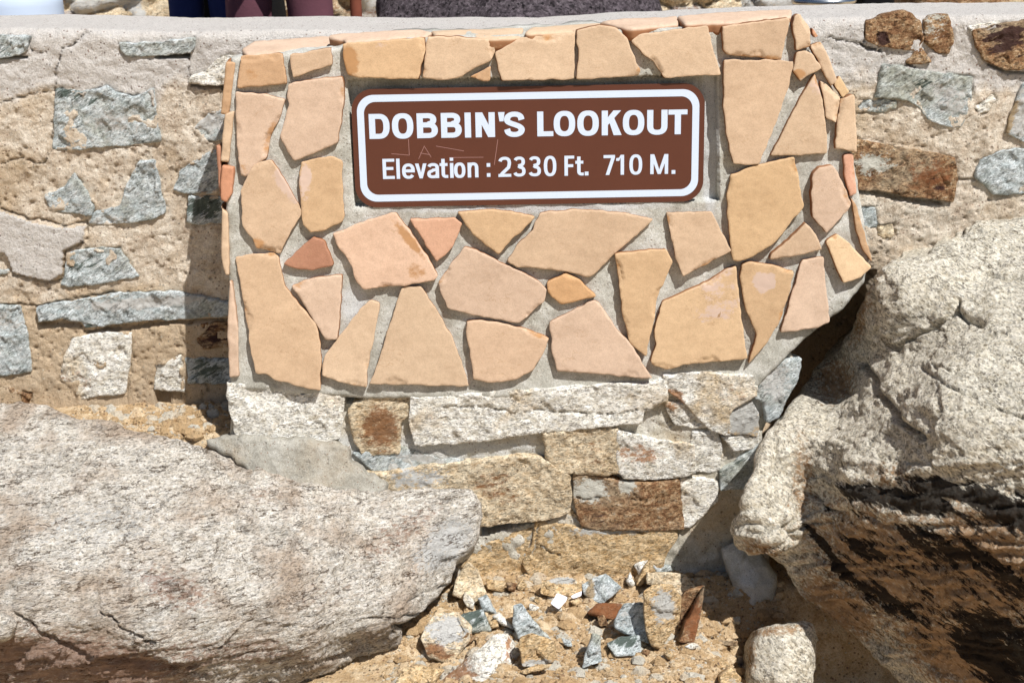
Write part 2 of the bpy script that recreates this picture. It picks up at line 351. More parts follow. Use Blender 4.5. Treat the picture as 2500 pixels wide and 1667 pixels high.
M['brown'] = flat('brown_sign_face', (.102, .034, .020), .38, 0, .05, 9, .35)
M['white'] = flat('white_sign_sheeting', (.60, .70, .86), .45, 0, .015, 8, .4)
M['scratch'] = flat('scratched_paint', (.36, .19, .17), .6)
M['alu'] = flat('bare_metal', (.62, .64, .66), .25, 1, .03)
M['paper'] = flat('white_paper', (.80, .80, .88), .8)
M['purple'] = flat('dusty_purple_cloth', (.13, .052, .07), .9, 0, .15, 12, .2, .5)
M['jeans'] = flat('navy_cloth', (.012, .022, .10), .9, 0, .1, 20, .2, .5)
M['black'] = flat('black_cloth', (.008, .008, .009), .95, 0, .1, 20, .1, .5)
M['skin'] = flat('skin', (.42, .24, .17), .6, 0, .04, 8, .3)
M['hair'] = flat('dark_hair', (.03, .018, .012), .6)
M['rustpost'] = flat('rusty_iron', (.21, .065, .04), .9, 0, .2, 20, .2, .5)
M['darkrock'] = rock('dark_speckled_rock', [(.3, (.018, .014, .016)), (.48, (.075, .06, .07)), (.62, (.20, .17, .19))], 60, gscale=120, grain=.8, bump=1, bdist=.01)

# ---------------------------------------------------------------- ground
ax = lambda a, b, st: np.arange(a, b, st)
gx = np.concatenate([[-150, -60, -20, -8, -4, -3, -2.4, -2.0], ax(-1.75, -.45, .012), ax(-.45, .85, .0055), ax(.85, 2.0, .04), [2.4, 3, 4, 8, 20, 60, 150]])
gy = np.concatenate([[-150, -60, -20, -8, -4, -2.5, -1.8], ax(-1.5, -.72, .05), ax(-.72, .12, .0055), ax(.12, .5, .02), [.7, 1.0, 20, 60, 150]])
GX, GY = np.meshgrid(gx, gy); P = np.stack([GX.ravel(), GY.ravel(), np.zeros(GX.size)], 1)
def ghgt(x, y):
    q = np.stack([x, y, x*0], 1); near = sm(-np.abs(x), -2.2, -1.6)*sm(-np.abs(y), -1.8, -1.2)
    h = .022*fbm(q, 5, 4)+.006*fbm(q+9, 28, 3)
    d1, d2, cid = worley(q, 55, 3); h = h + .009*np.clip(.5-d1, 0, 1)*(cid % 5 > 1)
    d1, d2, cid = worley(q+4, 115, 5); h = h + .0045*np.clip(.55-d1, 0, 1)
    h = h*near + .44*sm(-x, .70, .77)*sm(y, -.15, .05)*near*sm(-y, -1.2, -.8)
    h = h - .24*sm(x, .46, .72)*sm(-y, .10, .26) - .05*sm(-x, .05, .22)*sm(-y, .25, .4)
    return h - .25*(1-near)
P[:, 2] = ghgt(P[:, 0], P[:, 1])
n0, n1 = len(gx), len(gy); I = np.arange(n0*n1).reshape(n1, n0)
fc = np.stack([I[:-1, :-1].ravel(), I[:-1, 1:].ravel(), I[1:, 1:].ravel(), I[1:, :-1].ravel()], 1).tolist()
st = np.zeros((len(P), 4)); mesh('ground', P, fc, M['soil'], None, (0, 0, 0), st, smooth=True)['kind'] = 'structure'
TZ = .86
def grid_box(x0, x1, y0, y1, z, zb):
    V = [(x0, y0, z), (x1, y0, z), (x1, y1, z), (x0, y1, z), (x0, y0, zb), (x1, y0, zb), (x1, y1, zb), (x0, y1, zb)]
    return V, [[0, 1, 2, 3], [4, 5, 6, 7], [0, 1, 5, 4], [1, 2, 6, 5], [2, 3, 7, 6], [3, 0, 4, 7]]
V, fc = grid_box(-70, 70, .74, 140, TZ, -1)
mesh('terrace_ground', V, fc, M['soil'], None, (0, .74, 0), np.zeros((8, 4)), smooth=False)['kind'] = 'structure'

# ---------------------------------------------------------------- the long rubble wall
WY = .27; BY = .74
wall = empty('stone_wall', (0, (WY+BY)/2, 0), 'long low rubble stone wall with a pale cement top running behind the sign plinth', 'wall')
sil = [(-150, 42), (0, 40), (150, 38), (350, 41), (500, 46), (650, 43), (850, 42), (1000, 46), (1150, 44), (1320, 44), (1450, 36), (1600, 28), (1800, 20), (2000, 14), (2250, 9), (2500, 8), (2650, 6)]
sp = np.array([pt(a, b, BY-.03) for a, b in sil]); topz = lambda x: np.interp(x, sp[:, 0], sp[:, 2])
xs = np.concatenate([ax(-2.3, -1.5, .05), ax(-1.5, -.70, .0045), ax(-.70, .70, .02), ax(.70, 1.55, .0045), ax(1.55, 2.4, .05)])
# profile: parameter s along front face up, over the rounded top, back down
prof = [(WY, z) for z in np.concatenate([ax(0, .32, .04), ax(.32, 1, .0045/1.45*1.0)])]   # z as fraction of height minus rounding
rad = .035
nprof = len(prof)
ang = np.linspace(0, math.pi/2, 9)[1:]
tops = np.linspace(0, 1, 60)[1:]
stones_wall = [  # outline, material, front offset (m), stains, label
 ("I 400,640 500,650 640,655 760,615 830,660 960,690 1030,665 1105,630 1120,780 1155,1020 900,1050 740,1055 560,1080 375,1070 385,850", 'blue', .012, [('d', 190, 235, 60, 25, 10, .5), ('p', 270, 300, 70, 30, 0, .6)]),
 ("I 850,310 1100,305 1400,270 1400,340 1360,385 1100,410 900,405 860,370", 'blue', .012, []),
 ("I -90,250 220,260 190,370 130,400 0,420 -90,430", 'blue', .016, [('d', 30, 130, 40, 14, 0, .5)]),
 ("I 1340,600 1370,545 1470,520 1550,430 1620,400 1700,400 1700,612 1460,620", 'granite', .016, []),
 ("I 1390,920 1500,810 1580,790 1700,790 1700,1010 1460,1020", 'blue', .006, [('p', 500, 300, 60, 30, 0, .8)]),
 ("X 109,476 153,459 180,422 200,445 232,505 225,530 165,520 120,512", 'blue', .004, []),
 ("X 340,391 377,391 403,510 402,522 382,536 295,547 214,547 228,518 290,503 320,425", 'blue', .01, [('p', 250, 535, 50, 12, 0, .6)]),
 ("I 1240,1370 1290,1230 1420,1130 1570,1060 1700,1060 1700,1390 1500,1395 1290,1385", 'blue', .006, []),
 ("J 1200,30 1560,30 1560,200 1250,215 1190,200", 'blue', .01, [('d', 500, 510, 60, 30, 0, .7)]),
 ("J 385,600 410,500 430,390 640,360 760,370 890,545 600,600 430,615", 'blue', .012, [('d', 210, 640, 50, 20, 0, .4)]),
 ("J 230,740 300,725 500,700 750,650 1140,640 1450,700 1560,720 1560,800 1440,800 1100,820 850,835 640,865 500,830 400,820 240,840", 'blue', .02, [('p', 350, 740, 170, 14, -4, .9), ('r', 280, 720, 100, 9, -6, .35)]),
 ("J -260,730 120,730 170,880 200,1150 50,1180 -260,1170", 'blue', .014, [('p', 20, 780, 50, 30, 0, .5)]),
 ("J 460,940 620,900 850,900 830,1100 800,1290 500,1330 470,1260 380,1200 400,1060", 'granite', .006, [('r', 190, 930, 60, 30, 0, .35)]),
 ("J 1000,1100 1160,1040 1180,1280 980,1270", 'granite', .004, []),
 ("J 1180,1060 1540,1070 1540,1230 1200,1230", 'blue', .008, [('d', 500, 900, 50, 30, 0, .6)]),
 ("J 1150,850 1560,830 1560,980 1300,1010 1170,960", 'rusty', .006, [('d', 500, 820, 60, 30, 0, .7)]),
 ("J 510,815 620,820 620,870 540,875", 'blue', .008, [('d', 216, 790, 20, 10, 0, .6)]),
 ("J -200,490 60,500 60,520 0,535 -200,540", 'blue', .008, []),
 ("E 430,140 560,90 680,60 780,130 800,260 760,330 670,320 530,300 430,270", 'rusty', .02, [('d', 2158, 95, 18, 16, 20, .8)]),
 ("E 800,130 880,90 960,90 1000,250 960,350 880,340 800,270", 'rusty', .012, [('p', 2280, 60, 30, 40, 0, .5)]),
 ("E 680,400 740,330 790,300 850,400 740,420", 'rusty', .016, []),
 ("E 1110,200 1280,150 1420,130 1640,130 1640,460 1330,450 1200,400 1130,300", 'rusty', .022, [('d', 2460, 90, 45, 45, 0, .9)]),
 ("E 1080,170 1290,130 1275,185 1110,215", 'granite', .012, []),
 ("E 535,410 700,430 860,460 1110,490 1105,700 1030,820 950,810 820,770 770,680 630,630 485,630 500,560", 'blue', .016, [('p', 2320, 240, 70, 40, 30, .6), ('d', 2250, 200, 40, 20, 30, .4)]),
 ("E 250,890 370,890 560,920 840,970 1000,1010 1020,1150 990,1290 800,1270 500,1220 250,1215", 'rusty', .022, [('p', 2130, 400, 50, 26, 0, .8), ('r', 2280, 430, 60, 40, 0, .6), ('d', 2290, 450, 20, 18, 0, .5)]),
 ("E 1160,1020 1300,960 1640,930 1640,1220 1240,1250 1180,1180 1120,1140", 'blue', .014, []),
 ("E 1640,500 1437,530 1370,680 1320,850 1437,905 1640,920", 'blue', .016, [('p', 2500, 280, 50, 60, 0, .9), ('r', 2465, 300, 10, 60, 20, .9)]),
 ("E 1120,690 1180,640 1240,600 1270,640 1200,720 1150,730", 'granite', .012, []),
 ("E 370,1320 490,1320 500,1450 400,1460", 'blue', .008, []),
 ("E 200,640 480,640 630,640 625,690 560,715 200,720", 'blue', .0, [('r', 2150, 255, 60, 20, 0, .3)]),
 ("E 500,1440 600,1430 610,1500 560,1540 500,1500", 'granite_tan', .004, []),
 ("J 0,1420 0,1230 -1,1240 200,1290 190,1400", 'rusty', .004, []),
]
wpolys = [np.array(px(s[0])) for s in stones_wall]
wcracks = [("I 720,215 600,245 540,300 450,360 420,440 400,500 392,650 408,780 375,900 375,1080 310,1180 160,1130 0,1175", 1.6, .012),
           ("I 600,240 560,290 520,330", 5, .014), ("I 1395,265 1360,380 1355,540", 1.5, .009), ("I 405,660 290,660 130,705 0,735", 1.8, .01),
           ("J 0,110 180,170 300,185 400,222 550,195 550,310 410,390 400,560 320,580 240,565 80,530", 2.2, .014), ("J 90,210 180,300 330,320", 1.5, .006),
           ("I 1400,680 1410,770 1390,910 1380,940", 1.5, .007), ("J -20,730 130,725 240,735 450,690 700,650 1000,650", 2.0, .012),
           ("E 430,140 435,240 380,280 300,265 190,235", 2.2, .011), ("E 530,310 540,420 520,640", 1.5, .008), ("E 350,885 560,900 850,950", 1.5, .006),
           ("E 1010,1150 1130,1140", 2, .01), ("E 500,1240 500,1440 610,1430 610,1480", 2, .01), ("E 0,0 1,1", .1, 0), ("I 820,320 990,305 1150,290 1400,262", 1.5, .008),
           ("J 980,1270 1170,1290 1300,1300", 2.5, .02), ("I 225,260 195,330 230,370 330,385", 2, .01), ("J 830,890 850,1000 830,1200 800,1290", 1.6, .008)]
wholes = [("X 1780,660 2140,660 2130,720 2200,900 2100,1150 1780,1150", .38), ("I 1070,402 1360,382 1350,412 1200,425", .07), ("J 980,1275 1120,1288 1110,1312 1000,1300", .06), ("I -60,415 130,402 195,405 190,418 0,428 -60,430", .03), ("I 1340,612 1560,618 1590,600 1620,640 1450,640", .03),  # first entry: recess added to darken the gap between plinth and boulder
          ("J 240,838 490,832 540,900 640,880 860,850 1100,824 1450,815 1450,832 1100,845 880,880 560,925 500,860 260,862", .022),
          ("E 370,1218 500,1225 800,1275 960,1300 800,1310 480,1245", .04), ("E 380,275 500,318 530,330 440,322", .03), ("E 670,398 740,425 760,440 690,415", .03),
          ("E 1190,400 1330,455 1560,465 1560,478 1320,468 1200,415", .025)]
cols = []; wst = []
nx = len(xs); tz = topz(xs); zf = np.array([p[1] for p in prof])
rows = []; rowtype = []
for k, f_ in enumerate(zf): rows.append(np.stack([xs, np.full(nx, WY), f_*(tz-rad)], 1)); rowtype.append(0)
for a in ang: rows.append(np.stack([xs, np.full(nx, WY+rad*(1-math.cos(a))), tz-rad+rad*math.sin(a)], 1)); rowtype.append(1)
for t in tops: rows.append(np.stack([xs, WY+rad+(BY-WY-rad*1.0)*np.full(nx, t), tz], 1)); rowtype.append(2)
rows.append(np.stack([xs, np.full(nx, BY+.01), np.zeros(nx)], 1)); rowtype.append(3)
V = np.vstack(rows); T = np.repeat(rowtype, nx)
# photo position of each wall vertex (for cracks, holes and stains that have a place of their own)
def topx(V):
    d = (V-CAM) @ MRn; return np.stack([1250+F*d[:, 0]/-d[:, 2], 833.5-F*d[:, 1]/-d[:, 2]], 1)
Q = topx(V); fr = (T <= 1)
h = .016*fbm(V, 4.5, 4)+.010*fbm(V+5, 14, 4)+.006*fbm(V+9, 50, 3)
d1, d2, cid = worley(V, 60, 2); rgh = sm(V[:, 2], 1.42, 1.2); h = h - .013*np.clip(.45-d1, 0, 1)*2*(cid % 3 == 0)*rgh
hf = h.copy(); wob = Q + np.stack([perlin(np.c_[Q/18., np.full(len(Q), 3.)]), perlin(np.c_[Q/18., np.full(len(Q), 9.)])], 1)*5
vis = np.where(fr & (Q[:, 1] < 1150) & ((Q[:, 0] < 640) | (Q[:, 0] > 1780)))[0]
for s_, wd, dp in wcracks: hf[vis] -= dp*np.exp(-(segdist(wob[vis], px(s_), False)/wd)**2)
for pl in wpolys: 
    d = segdist(wob[vis], pl); hf[vis] -= .007*np.exp(-(d/2.4)**2)*sm(fbm(V[vis], 12, 2), -.25, .35)
    ins = inside(Q[vis], pl); lap = fbm(V[vis], 10, 3) + .25*np.exp(-(d/9)**2) > .20; hf[vis] = np.where(ins & ~lap, np.minimum(hf[vis], -.006), np.where(ins, np.minimum(hf[vis]+.004, .016), hf[vis]))
for s_, dp in wholes: hf[vis] -= dp*inside(Q[vis], px(s_))
# a smooth raised lens of mortar at the left
lens = px("J -200,120 0,120 180,185 400,235 545,215 535,315 410,375 400,520 320,575 240,555 90,515 40,400 -200,330")
ii = inside(Q[vis], lens); hf[vis] = np.where(ii, hf[vis]*.45+.012, hf[vis])
V = V.copy(); V[T == 0, 1] -= hf[T == 0]; m1 = T == 1; V[m1, 1] -= hf[m1]*.7; V[m1, 2] += h[m1]*.3; m2 = T == 2; V[m2, 2] += .28*h[m2]
wst = np.zeros((len(V), 4)); wst[:, 3] = 1
wst[:, 2] = np.where(T >= 1, 1.0, sm(V[:, 2]+.12*fbm(V, 5, 3), 1.26, 1.46)*.9); wst[:, 0] = sm(-V[:, 2]+.2*fbm(V, 4, 3), -1.0, -.45)*.9
wst[vis, 2] = np.where(ii, .75, wst[vis, 2]); wst[vis, 0] = np.where(ii, 0, wst[vis, 0])
ny = len(rows); I = np.arange(nx*ny).reshape(ny, nx)
fc = np.stack([I[:-1, :-1].ravel(), I[:-1, 1:].ravel(), I[1:, 1:].ravel(), I[1:, :-1].ravel()], 1).tolist()
mesh('mortar', V, fc, M['tan'], wall, None, wst)
for k, (s_, mt, off, stn) in enumerate(stones_wall):
    poly = px(s_); blue = mt == 'blue'
    relief('wall_stone', poly, atY(WY-off*.55+.001), M[mt], wall, res=4.2, thick=.05, bev=.0035, jag=3.0, seed=k+3, stains=stn,
           noise=((.009, 6), (.008, 22), (.004, 75)), facet=((.007, 24),), step=4)

# ---------------------------------------------------------------- the sign plinth
plinth = empty('sign_plinth', (.03, .1, 0), 'leaning plinth faced with tan flagstones in grey mortar carrying the brown sign', 'plinth')
FR = front(0)
body = px("X 562,140 700,129 815,117 842,107 1040,93 1300,84 1930,54 1965,105 2030,200 2088,400 2125,620 2112,690 2060,755 1965,830 1880,915 1840,960 1500,975 900,975 560,950 556,640 550,500 556,300")
rec = [(848, 196), (1751, 185), (1757, 489), (866, 503)]
def ring(poly, off, n):
    P = np.array(poly, float); c = P.mean(0); out = []
    for k in range(4):
        a, b = P[k], P[(k+1) % 4]
        for t in np.arange(n)/n:
            q = a+(b-a)*t; out.append(q)
    out = np.array(out); sgn = np.sign(out-c); w = np.abs(P-c).mean(0)
    out[:, 0] += off*np.clip((out[:, 0]-c[0])/w[0], -1, 1); out[:, 1] += off*np.clip((out[:, 1]-c[1])/w[1], -1, 1)
    return out
extra = np.vstack([ring(rec, 1.2, 90), ring(rec, -1.2, 90)])
relief('mortar', body, FR, M['mortar'], plinth, res=5.5, thick=.25, bev=.012, jag=2, seed=5, noise=((.008, 6), (.004, 18), (.0016, 70)), holes=((rec, .03),), extra=extra,
       back=(0, 1, 0), shrink=0.0, stains=[('p', 1300, 505, 400, 18, -1, .7), ('p', 860, 740, 40, 60, 0, .6), ('p', 1735, 330, 22, 200, 0, .9)])
TAN = (.66, .485, .335); PINK = (.68, .51, .385); OCH = (.655, .455, .275); ORG = (.59, .385, .23); RED = (.49, .25, .16); CRM = (.68, .51, .355)
facing = [
 ("A 258,400 420,392 560,385 575,500 590,605 480,610 400,625 300,628 232,635 245,500", ORG, 24, [('r', 610, 180, 20, 14, 0, .4)]),
 ("A 610,395 760,370 905,345 915,470 800,500 630,562 618,480", TAN, 24, []),
 ("A 985,315 1060,310 1350,285 1570,270 1580,380 1530,570 1350,568 1100,560 1020,535 995,430", OCH, 30, [('r', 850, 150, 22, 40, 0, .9), ('p', 930, 110, 30, 8, 0, .3)]),
 ("A 1600,262 1850,268 2070,290 2080,370 2050,440 1920,500 1850,550 1740,580 1640,572 1560,560 1575,420", CRM, 28, []),
 ("A 1900,555 1980,510 2055,475 2045,585 1980,575", ORG, 18, []),
 ("X 1209,128 1272,92 1340,86 1405,80 1404,140 1402,194 1300,196 1225,197 1215,160", CRM, 26, []),
 ("B 320,220 480,180 600,200 680,280 730,400 775,510 770,545 600,560 310,570 325,450 330,380 315,300", CRM, 28, []),
 ("B 710,300 760,250 1000,220 1260,185 1290,330 1355,540 1150,545 945,560 870,440 790,390", CRM, 26, []),
 ("B 1360,190 1600,160 1840,130 1850,150 1820,290 1785,430 1600,415 1400,395 1375,360", TAN, 32, []),
 ("B 1375,430 1600,432 1875,440 1845,600 1790,780 1720,950 1625,1180 1440,1180 1400,1000 1370,760", TAN, 34, []),
 ("B 1710,1120 1820,900 1930,700 2030,530 2075,700 2110,900 2115,1105 1900,1115", CRM, 28, [('p', 1990, 230, 25, 40, 0, .3)]),
 ("X 1783,429 1840,405 1939,383 1950,440 1963,503 1930,545 1895,590 1844,625 1800,640 1788,637 1776,518 1776,470", (.62, .43, .25), 36, []),
 ("X 1984,425 2000,408 2035,405 2060,450 2079,497 2065,520 2045,542 2018,571 1984,530 1982,480", PINK, 38, []),
 ("A 220,660 330,668 440,680 575,715 540,840 470,980 440,1140 370,1180 310,1265 255,1260 235,1130 222,900", PINK, 24, [('r', 600, 410, 20, 16, 0, .4)]),
 ("A 595,605 780,570 985,555 1000,700 975,880 955,1025 800,1095 640,1160 590,1080 540,980 600,760 590,700", PINK, 28, []),
 ("A 255,1380 340,1190 410,1160 480,1150 600,1340 700,1525 | C 620,280 540,450 370,410 330,330 270,250 262,100", TAN, 28, [('p', 700, 450, 22, 60, -32, .8), ('r', 630, 595, 26, 14, 40, .5)]),
 ("A 690,1160 900,1120 985,1150 1000,1560 | C 985,220 860,280 760,305 700,240 | A 675,1300", OCH, 22, [('p', 745, 440, 16, 40, 10, .8)]),
 ("C 220,470 350,450 500,440 530,480 570,680 680,810 800,950 835,1140 830,1430 700,1405 500,1350 440,1310 370,1310 340,1200 290,900 250,640", (.66, .475, .315), 28, []),
 ("C 560,520 660,430 780,325 860,360 900,450 925,530 900,545 760,565 640,555", RED, 26, []),
 ("C 620,680 760,625 985,600 975,800 950,1060 870,1070 760,900 700,790", PINK, 28, []),
 ("C 915,305 1120,225 1340,155 1375,160 1500,330 1600,480 1672,605 1650,640 1530,665 1400,680 1250,690 1140,705 1095,660 1040,510 960,410", (.74, .52, .38), 34, [('r', 1000, 585, 10, 60, -38, .8), ('r', 1020, 660, 36, 24, 20, .45)]),
 ("C 1470,200 1640,195 1800,190 1850,230 1780,400 1665,510 1540,310", (.68, .41, .28), 28, []),
 ("C 850,1200 980,1020 1130,820 1190,785 1255,800 1240,900 1210,1080 1170,1260 1165,1410 1050,1390 840,1320", CRM, 26, []),
 ("C 1415,690 1545,680 1650,830 1760,1020 1840,1210 1900,1400 1550,1392 1180,1385 1260,1180 1310,1000 1370,830", CRM, 28, []),
 ("X 1116,518 1180,512 1250,516 1307,530 1290,550 1250,585 1217,621 1185,600 1150,568", OCH, 34, []),
 ("X 1238,637 1262,600 1300,560 1317,521 1412,511 1504,518 1596,535 1560,570 1504,617 1450,671 1433,676 1385,664 1300,654 1262,653", TAN, 30, []),
 ("X 1134,603 1165,612 1240,650 1300,678 1336,707 1330,735 1300,762 1265,790 1230,783 1160,770 1092,753 1078,720 1070,690 1100,645", PINK, 32, []),
 ("X 1138,784 1180,782 1230,790 1290,806 1342,826 1330,860 1300,905 1260,928 1200,935 1155,928 1150,880 1140,820", (.67, .485, .34), 30, []),
 ("D 105,650 240,590 340,640 460,755 370,780 210,815 140,760 110,720", (.68, .42, .22), 26, []),
 ("D 120,940 280,860 440,780 480,800 600,980 720,1120 865,1345 520,1320 180,1290 140,1160", PINK, 30, []),
 ("D 590,450 780,430 960,415 1005,510 900,760 860,970 815,1190 700,1090 650,900 620,660", (.67, .47, .285), 38, []),
 ("D 960,150 1120,150 1290,150 1340,260 1430,430 1280,510 1080,615 1040,520 1000,340", TAN, 34, []),
 ("D 850,1220 890,1100 875,1000 930,800 1100,715 1280,640 1390,560 1460,535 1480,720 1500,900 1545,1205 1300,1225 1080,1250 960,1280 880,1260", (.68, .485, .30), 32, [('p', 1750, 715, 60, 90, 0, .45), ('d', 1757, 767, 4, 9, 20, 1.0)]),
 ("D 1500,530 1560,500 1720,535 1880,575 1840,740 1790,900 1700,1070 1560,1230 1550,1240 1610,1030 1520,820 1490,620", OCH, 34, [('p', 1865, 690, 26, 24, 0, 1.0)]),
 ("D 1705,490 1720,450 1900,300 1960,225 2040,310 2080,420 1850,470", TAN, 34, []),
 ("D 1785,1015 1860,740 1940,490 2090,470 2110,700 2135,940 2040,980 1900,1005", PINK, 26, []),
 ("X 2017,590 2045,572 2070,590 2128,652 2100,678 2060,692 2040,650", (.82, .60, .38), 36, []),
 # pieces on the battered right-hand corner
 ("B 1865,170 1885,120 1910,100 1950,140 1990,200 2000,330 1900,365 1880,280", CRM, 30, []),
 ("B 1900,380 1960,360 2020,400 2075,490 1970,550 1920,590 1870,510 1890,440", CRM, 34, [('r', 1950, 180, 14, 10, 0, .8)]),
 ("B 2000,330 2070,300 2110,370 2150,470 2190,580 2140,630 2060,460", CRM, 24, []),
 ("B 2200,545 2275,660 2230,705 2165,610", (.78, .56, .33), 24, []),
 ("B 2065,580 2110,600 2210,700 2200,800 2180,885 2110,850 2085,700", CRM, 30, []),
 ("B 2215,710 2310,680 2325,900 2330,1095 2230,1080 2175,1070 2185,900", CRM, 34, []),
 ("B 2235,1110 2300,1100 2315,1250 2330,1390 2280,1415 2240,1280", (.70, .40, .28), 28, []),
 ("X 2076,480 2090,500 2108,560 2126,622 2129,640 2108,612 2090,560", ORG, 24, []),
 ("B 2010,200 2060,265 2030,275 2012,240", (.66, .36, .22), 18, []),
]
for k, (s_, c, th, stn) in enumerate(facing):
    poly = px(s_); rr = random.Random(k*7+1); off = th/1000.*.62; fb = rr.uniform(.97, 1.05); P = np.array(poly); c2 = P.mean(0)
    n = Vector((rr.uniform(-.035, .035), -math.cos(BAT), math.sin(BAT)+rr.uniform(-.03, .045))); n.normalize()
    p0 = front(off)(np.array([c2[0]]), np.array([c2[1]]))[0]
    big = len(poly) > 6
    chips = []
    for _ in range(rr.choice([0, 1, 2, 2, 3]) if big else rr.choice([0, 1])):
        kk = rr.randrange(len(P)); t_ = rr.random(); a_, b_ = P[kk], P[(kk+1) % len(P)]; q_ = a_+(b_-a_)*t_; dr = (b_-a_)/(np.linalg.norm(b_-a_)+1e-9); nr = np.array([-dr[1], dr[0]])
        L_, W_ = rr.uniform(18, 46), rr.uniform(6, 15)
        cp = [tuple(q_+dr*L_*math.cos(v_)*rr.uniform(.7, 1.1)+nr*W_*math.sin(v_)*rr.uniform(.7, 1.25)) for v_ in np.linspace(0, 6.28, 10)[:-1]]
        chips.append((cp, rr.uniform(.002, .0045))); stn = stn+[('r', q_[0], q_[1], L_*.7, W_*.9, math.degrees(math.atan2(dr[1], dr[0])), .35)]
    relief('facing_stone', poly, plane(p0, n), M['sand'], plinth, holes=chips, res=5.2 if big else 4.6, thick=off+.012, bev=rr.choice([.001, .0015, .002]), jag=2.2, seed=k+11, stains=stn, color=tuple(x*fb for x in c),
           noise=((.0022, 5), (.0012, 26), (.0006, 90)), step=4.5, shrink=-.02 if rr.random() < .5 else .03)
# slabs laid on its top
tops_ = [("A 262,352 350,292 600,272 840,255 1010,258 985,322 800,345 600,362 300,393", PINK), ("A 885,262 900,245 1130,225 1350,212 1540,205 1640,230 1580,262 1400,272 1010,300 1000,280", PINK),
         ("A 1620,216 1900,205 2290,196 2262,262 2085,278 1850,258 1655,258", CRM), ("B -10,192 250,172 470,160 640,190 320,222 -30,240 -60,235", CRM),
         ("B 480,150 640,128 1040,112 1050,172 900,185 720,202 640,190", PINK), ("B 1035,112 1300,88 1500,75 1862,62 1858,118 1600,140 1380,162 1090,168", PINK)]
for k, (s_, c) in enumerate(tops_):
    P = px(s_); z = FR(np.array([900.]), np.array([104.]))[0][2]; c2 = np.array(P).mean(0)
    base = front(.012)(np.array([c2[0]]), np.array([max(p[1] for p in P)-2.]))[0]
    relief('top_slab', P, plane(base+np.array([0, 0, .0]), (0, -.1, 1)), M['sand'], plinth, res=5, thick=.028, bev=.005, jag=1.2, seed=90+k, color=c, noise=((.003, 6), (.0015, 30)), back=(0, 0.1, -1), shrink=.02)
# slabs on its left side, seen by their ends
for k, (s_, c) in enumerate([("A 150,445 220,450 205,560 190,690 165,830 110,820 120,720 130,640", ORG), ("A 145,820 210,800 190,980 170,1165 115,1160 125,980", CRM),
                             ("A 120,1190 205,1200 200,1300 190,1400 155,1455 115,1440 110,1300", (.66, .33, .20)), ("A 80,1040 112,1050 118,1180 112,1420 95,1300", RED),
                             ("A 120,1480 | C 110,115 165,160 170,380 175,605 145,605 115,470", CRM), ("C 175,640 195,660 240,1000 240,1330 175,1340 160,1000", PINK)]):
    relief('side_slab', px(s_), front(.004+.005*(k % 3)), M['sand'], plinth, res=4, thick=.22, bev=.004, jag=1.2, seed=120+k, color=c, noise=((.004, 12), (.002, 40)), back=(.0, 1, 0), shrink=.03)
# sloping foundation: mortar and rough stones under the flagstones
fsurf = tps([(560, 930, .0), (1200, 930, .0), (1820, 940, .0), (1950, 900, .02), (560, 1080, -.005), (1200, 1150, .01), (1850, 1150, .0), (1200, 1420, .0), (1500, 1440, -.02), (1800, 1500, -.02), (1000, 1300, .0)])
def foff(d):
    return lambda a, b: (lambda p: p - np.array([0, d, 0]) + 0)(fsurf(a, b))
cav = px("H 600,175 830,165 1030,112 1090,115 1020,172 900,192 760,232 590,285")
relief('foundation_mortar', px("X 566,925 900,950 1500,955 1840,935 1885,895 1930,862 1945,880 1930,930 1890,1000 1862,1060 1880,1250 1880,1400 1860,1520 1600,1500 1400,1470 1000,1440 980,1300 900,1250 560,1080"), fsurf, M['fmortar'], plinth, res=5, thick=.24, bev=.01, seed=201,
       noise=((.02, 4), (.014, 12), (.007, 40)), cracks=((px("G 1230,190 1240,380 1300,520 1560,560 1850,600"), 2.5, .02), (px("G 1640,600 1620,700 1600,850 1700,1000"), 2, .012), (px("G 1340,940 1370,1250"), 2, .015)),
       holes=((cav, .2), (px("G 440,868 790,885 910,870 960,910 1150,915 1560,875 1540,892 1150,945 1000,960 760,905 620,890"), .03), (px("G 1180,1268 1350,1268 1320,1310 1300,1290"), .05), (px("F 990,330 1180,330 1130,375 1020,395"), .04)),
       stains=[('p', 1000, 1120, 500, 60, 0, .8), ('p', 1800, 1000, 80, 40, 0, .6)], back=(0, 1, 0), shrink=0)
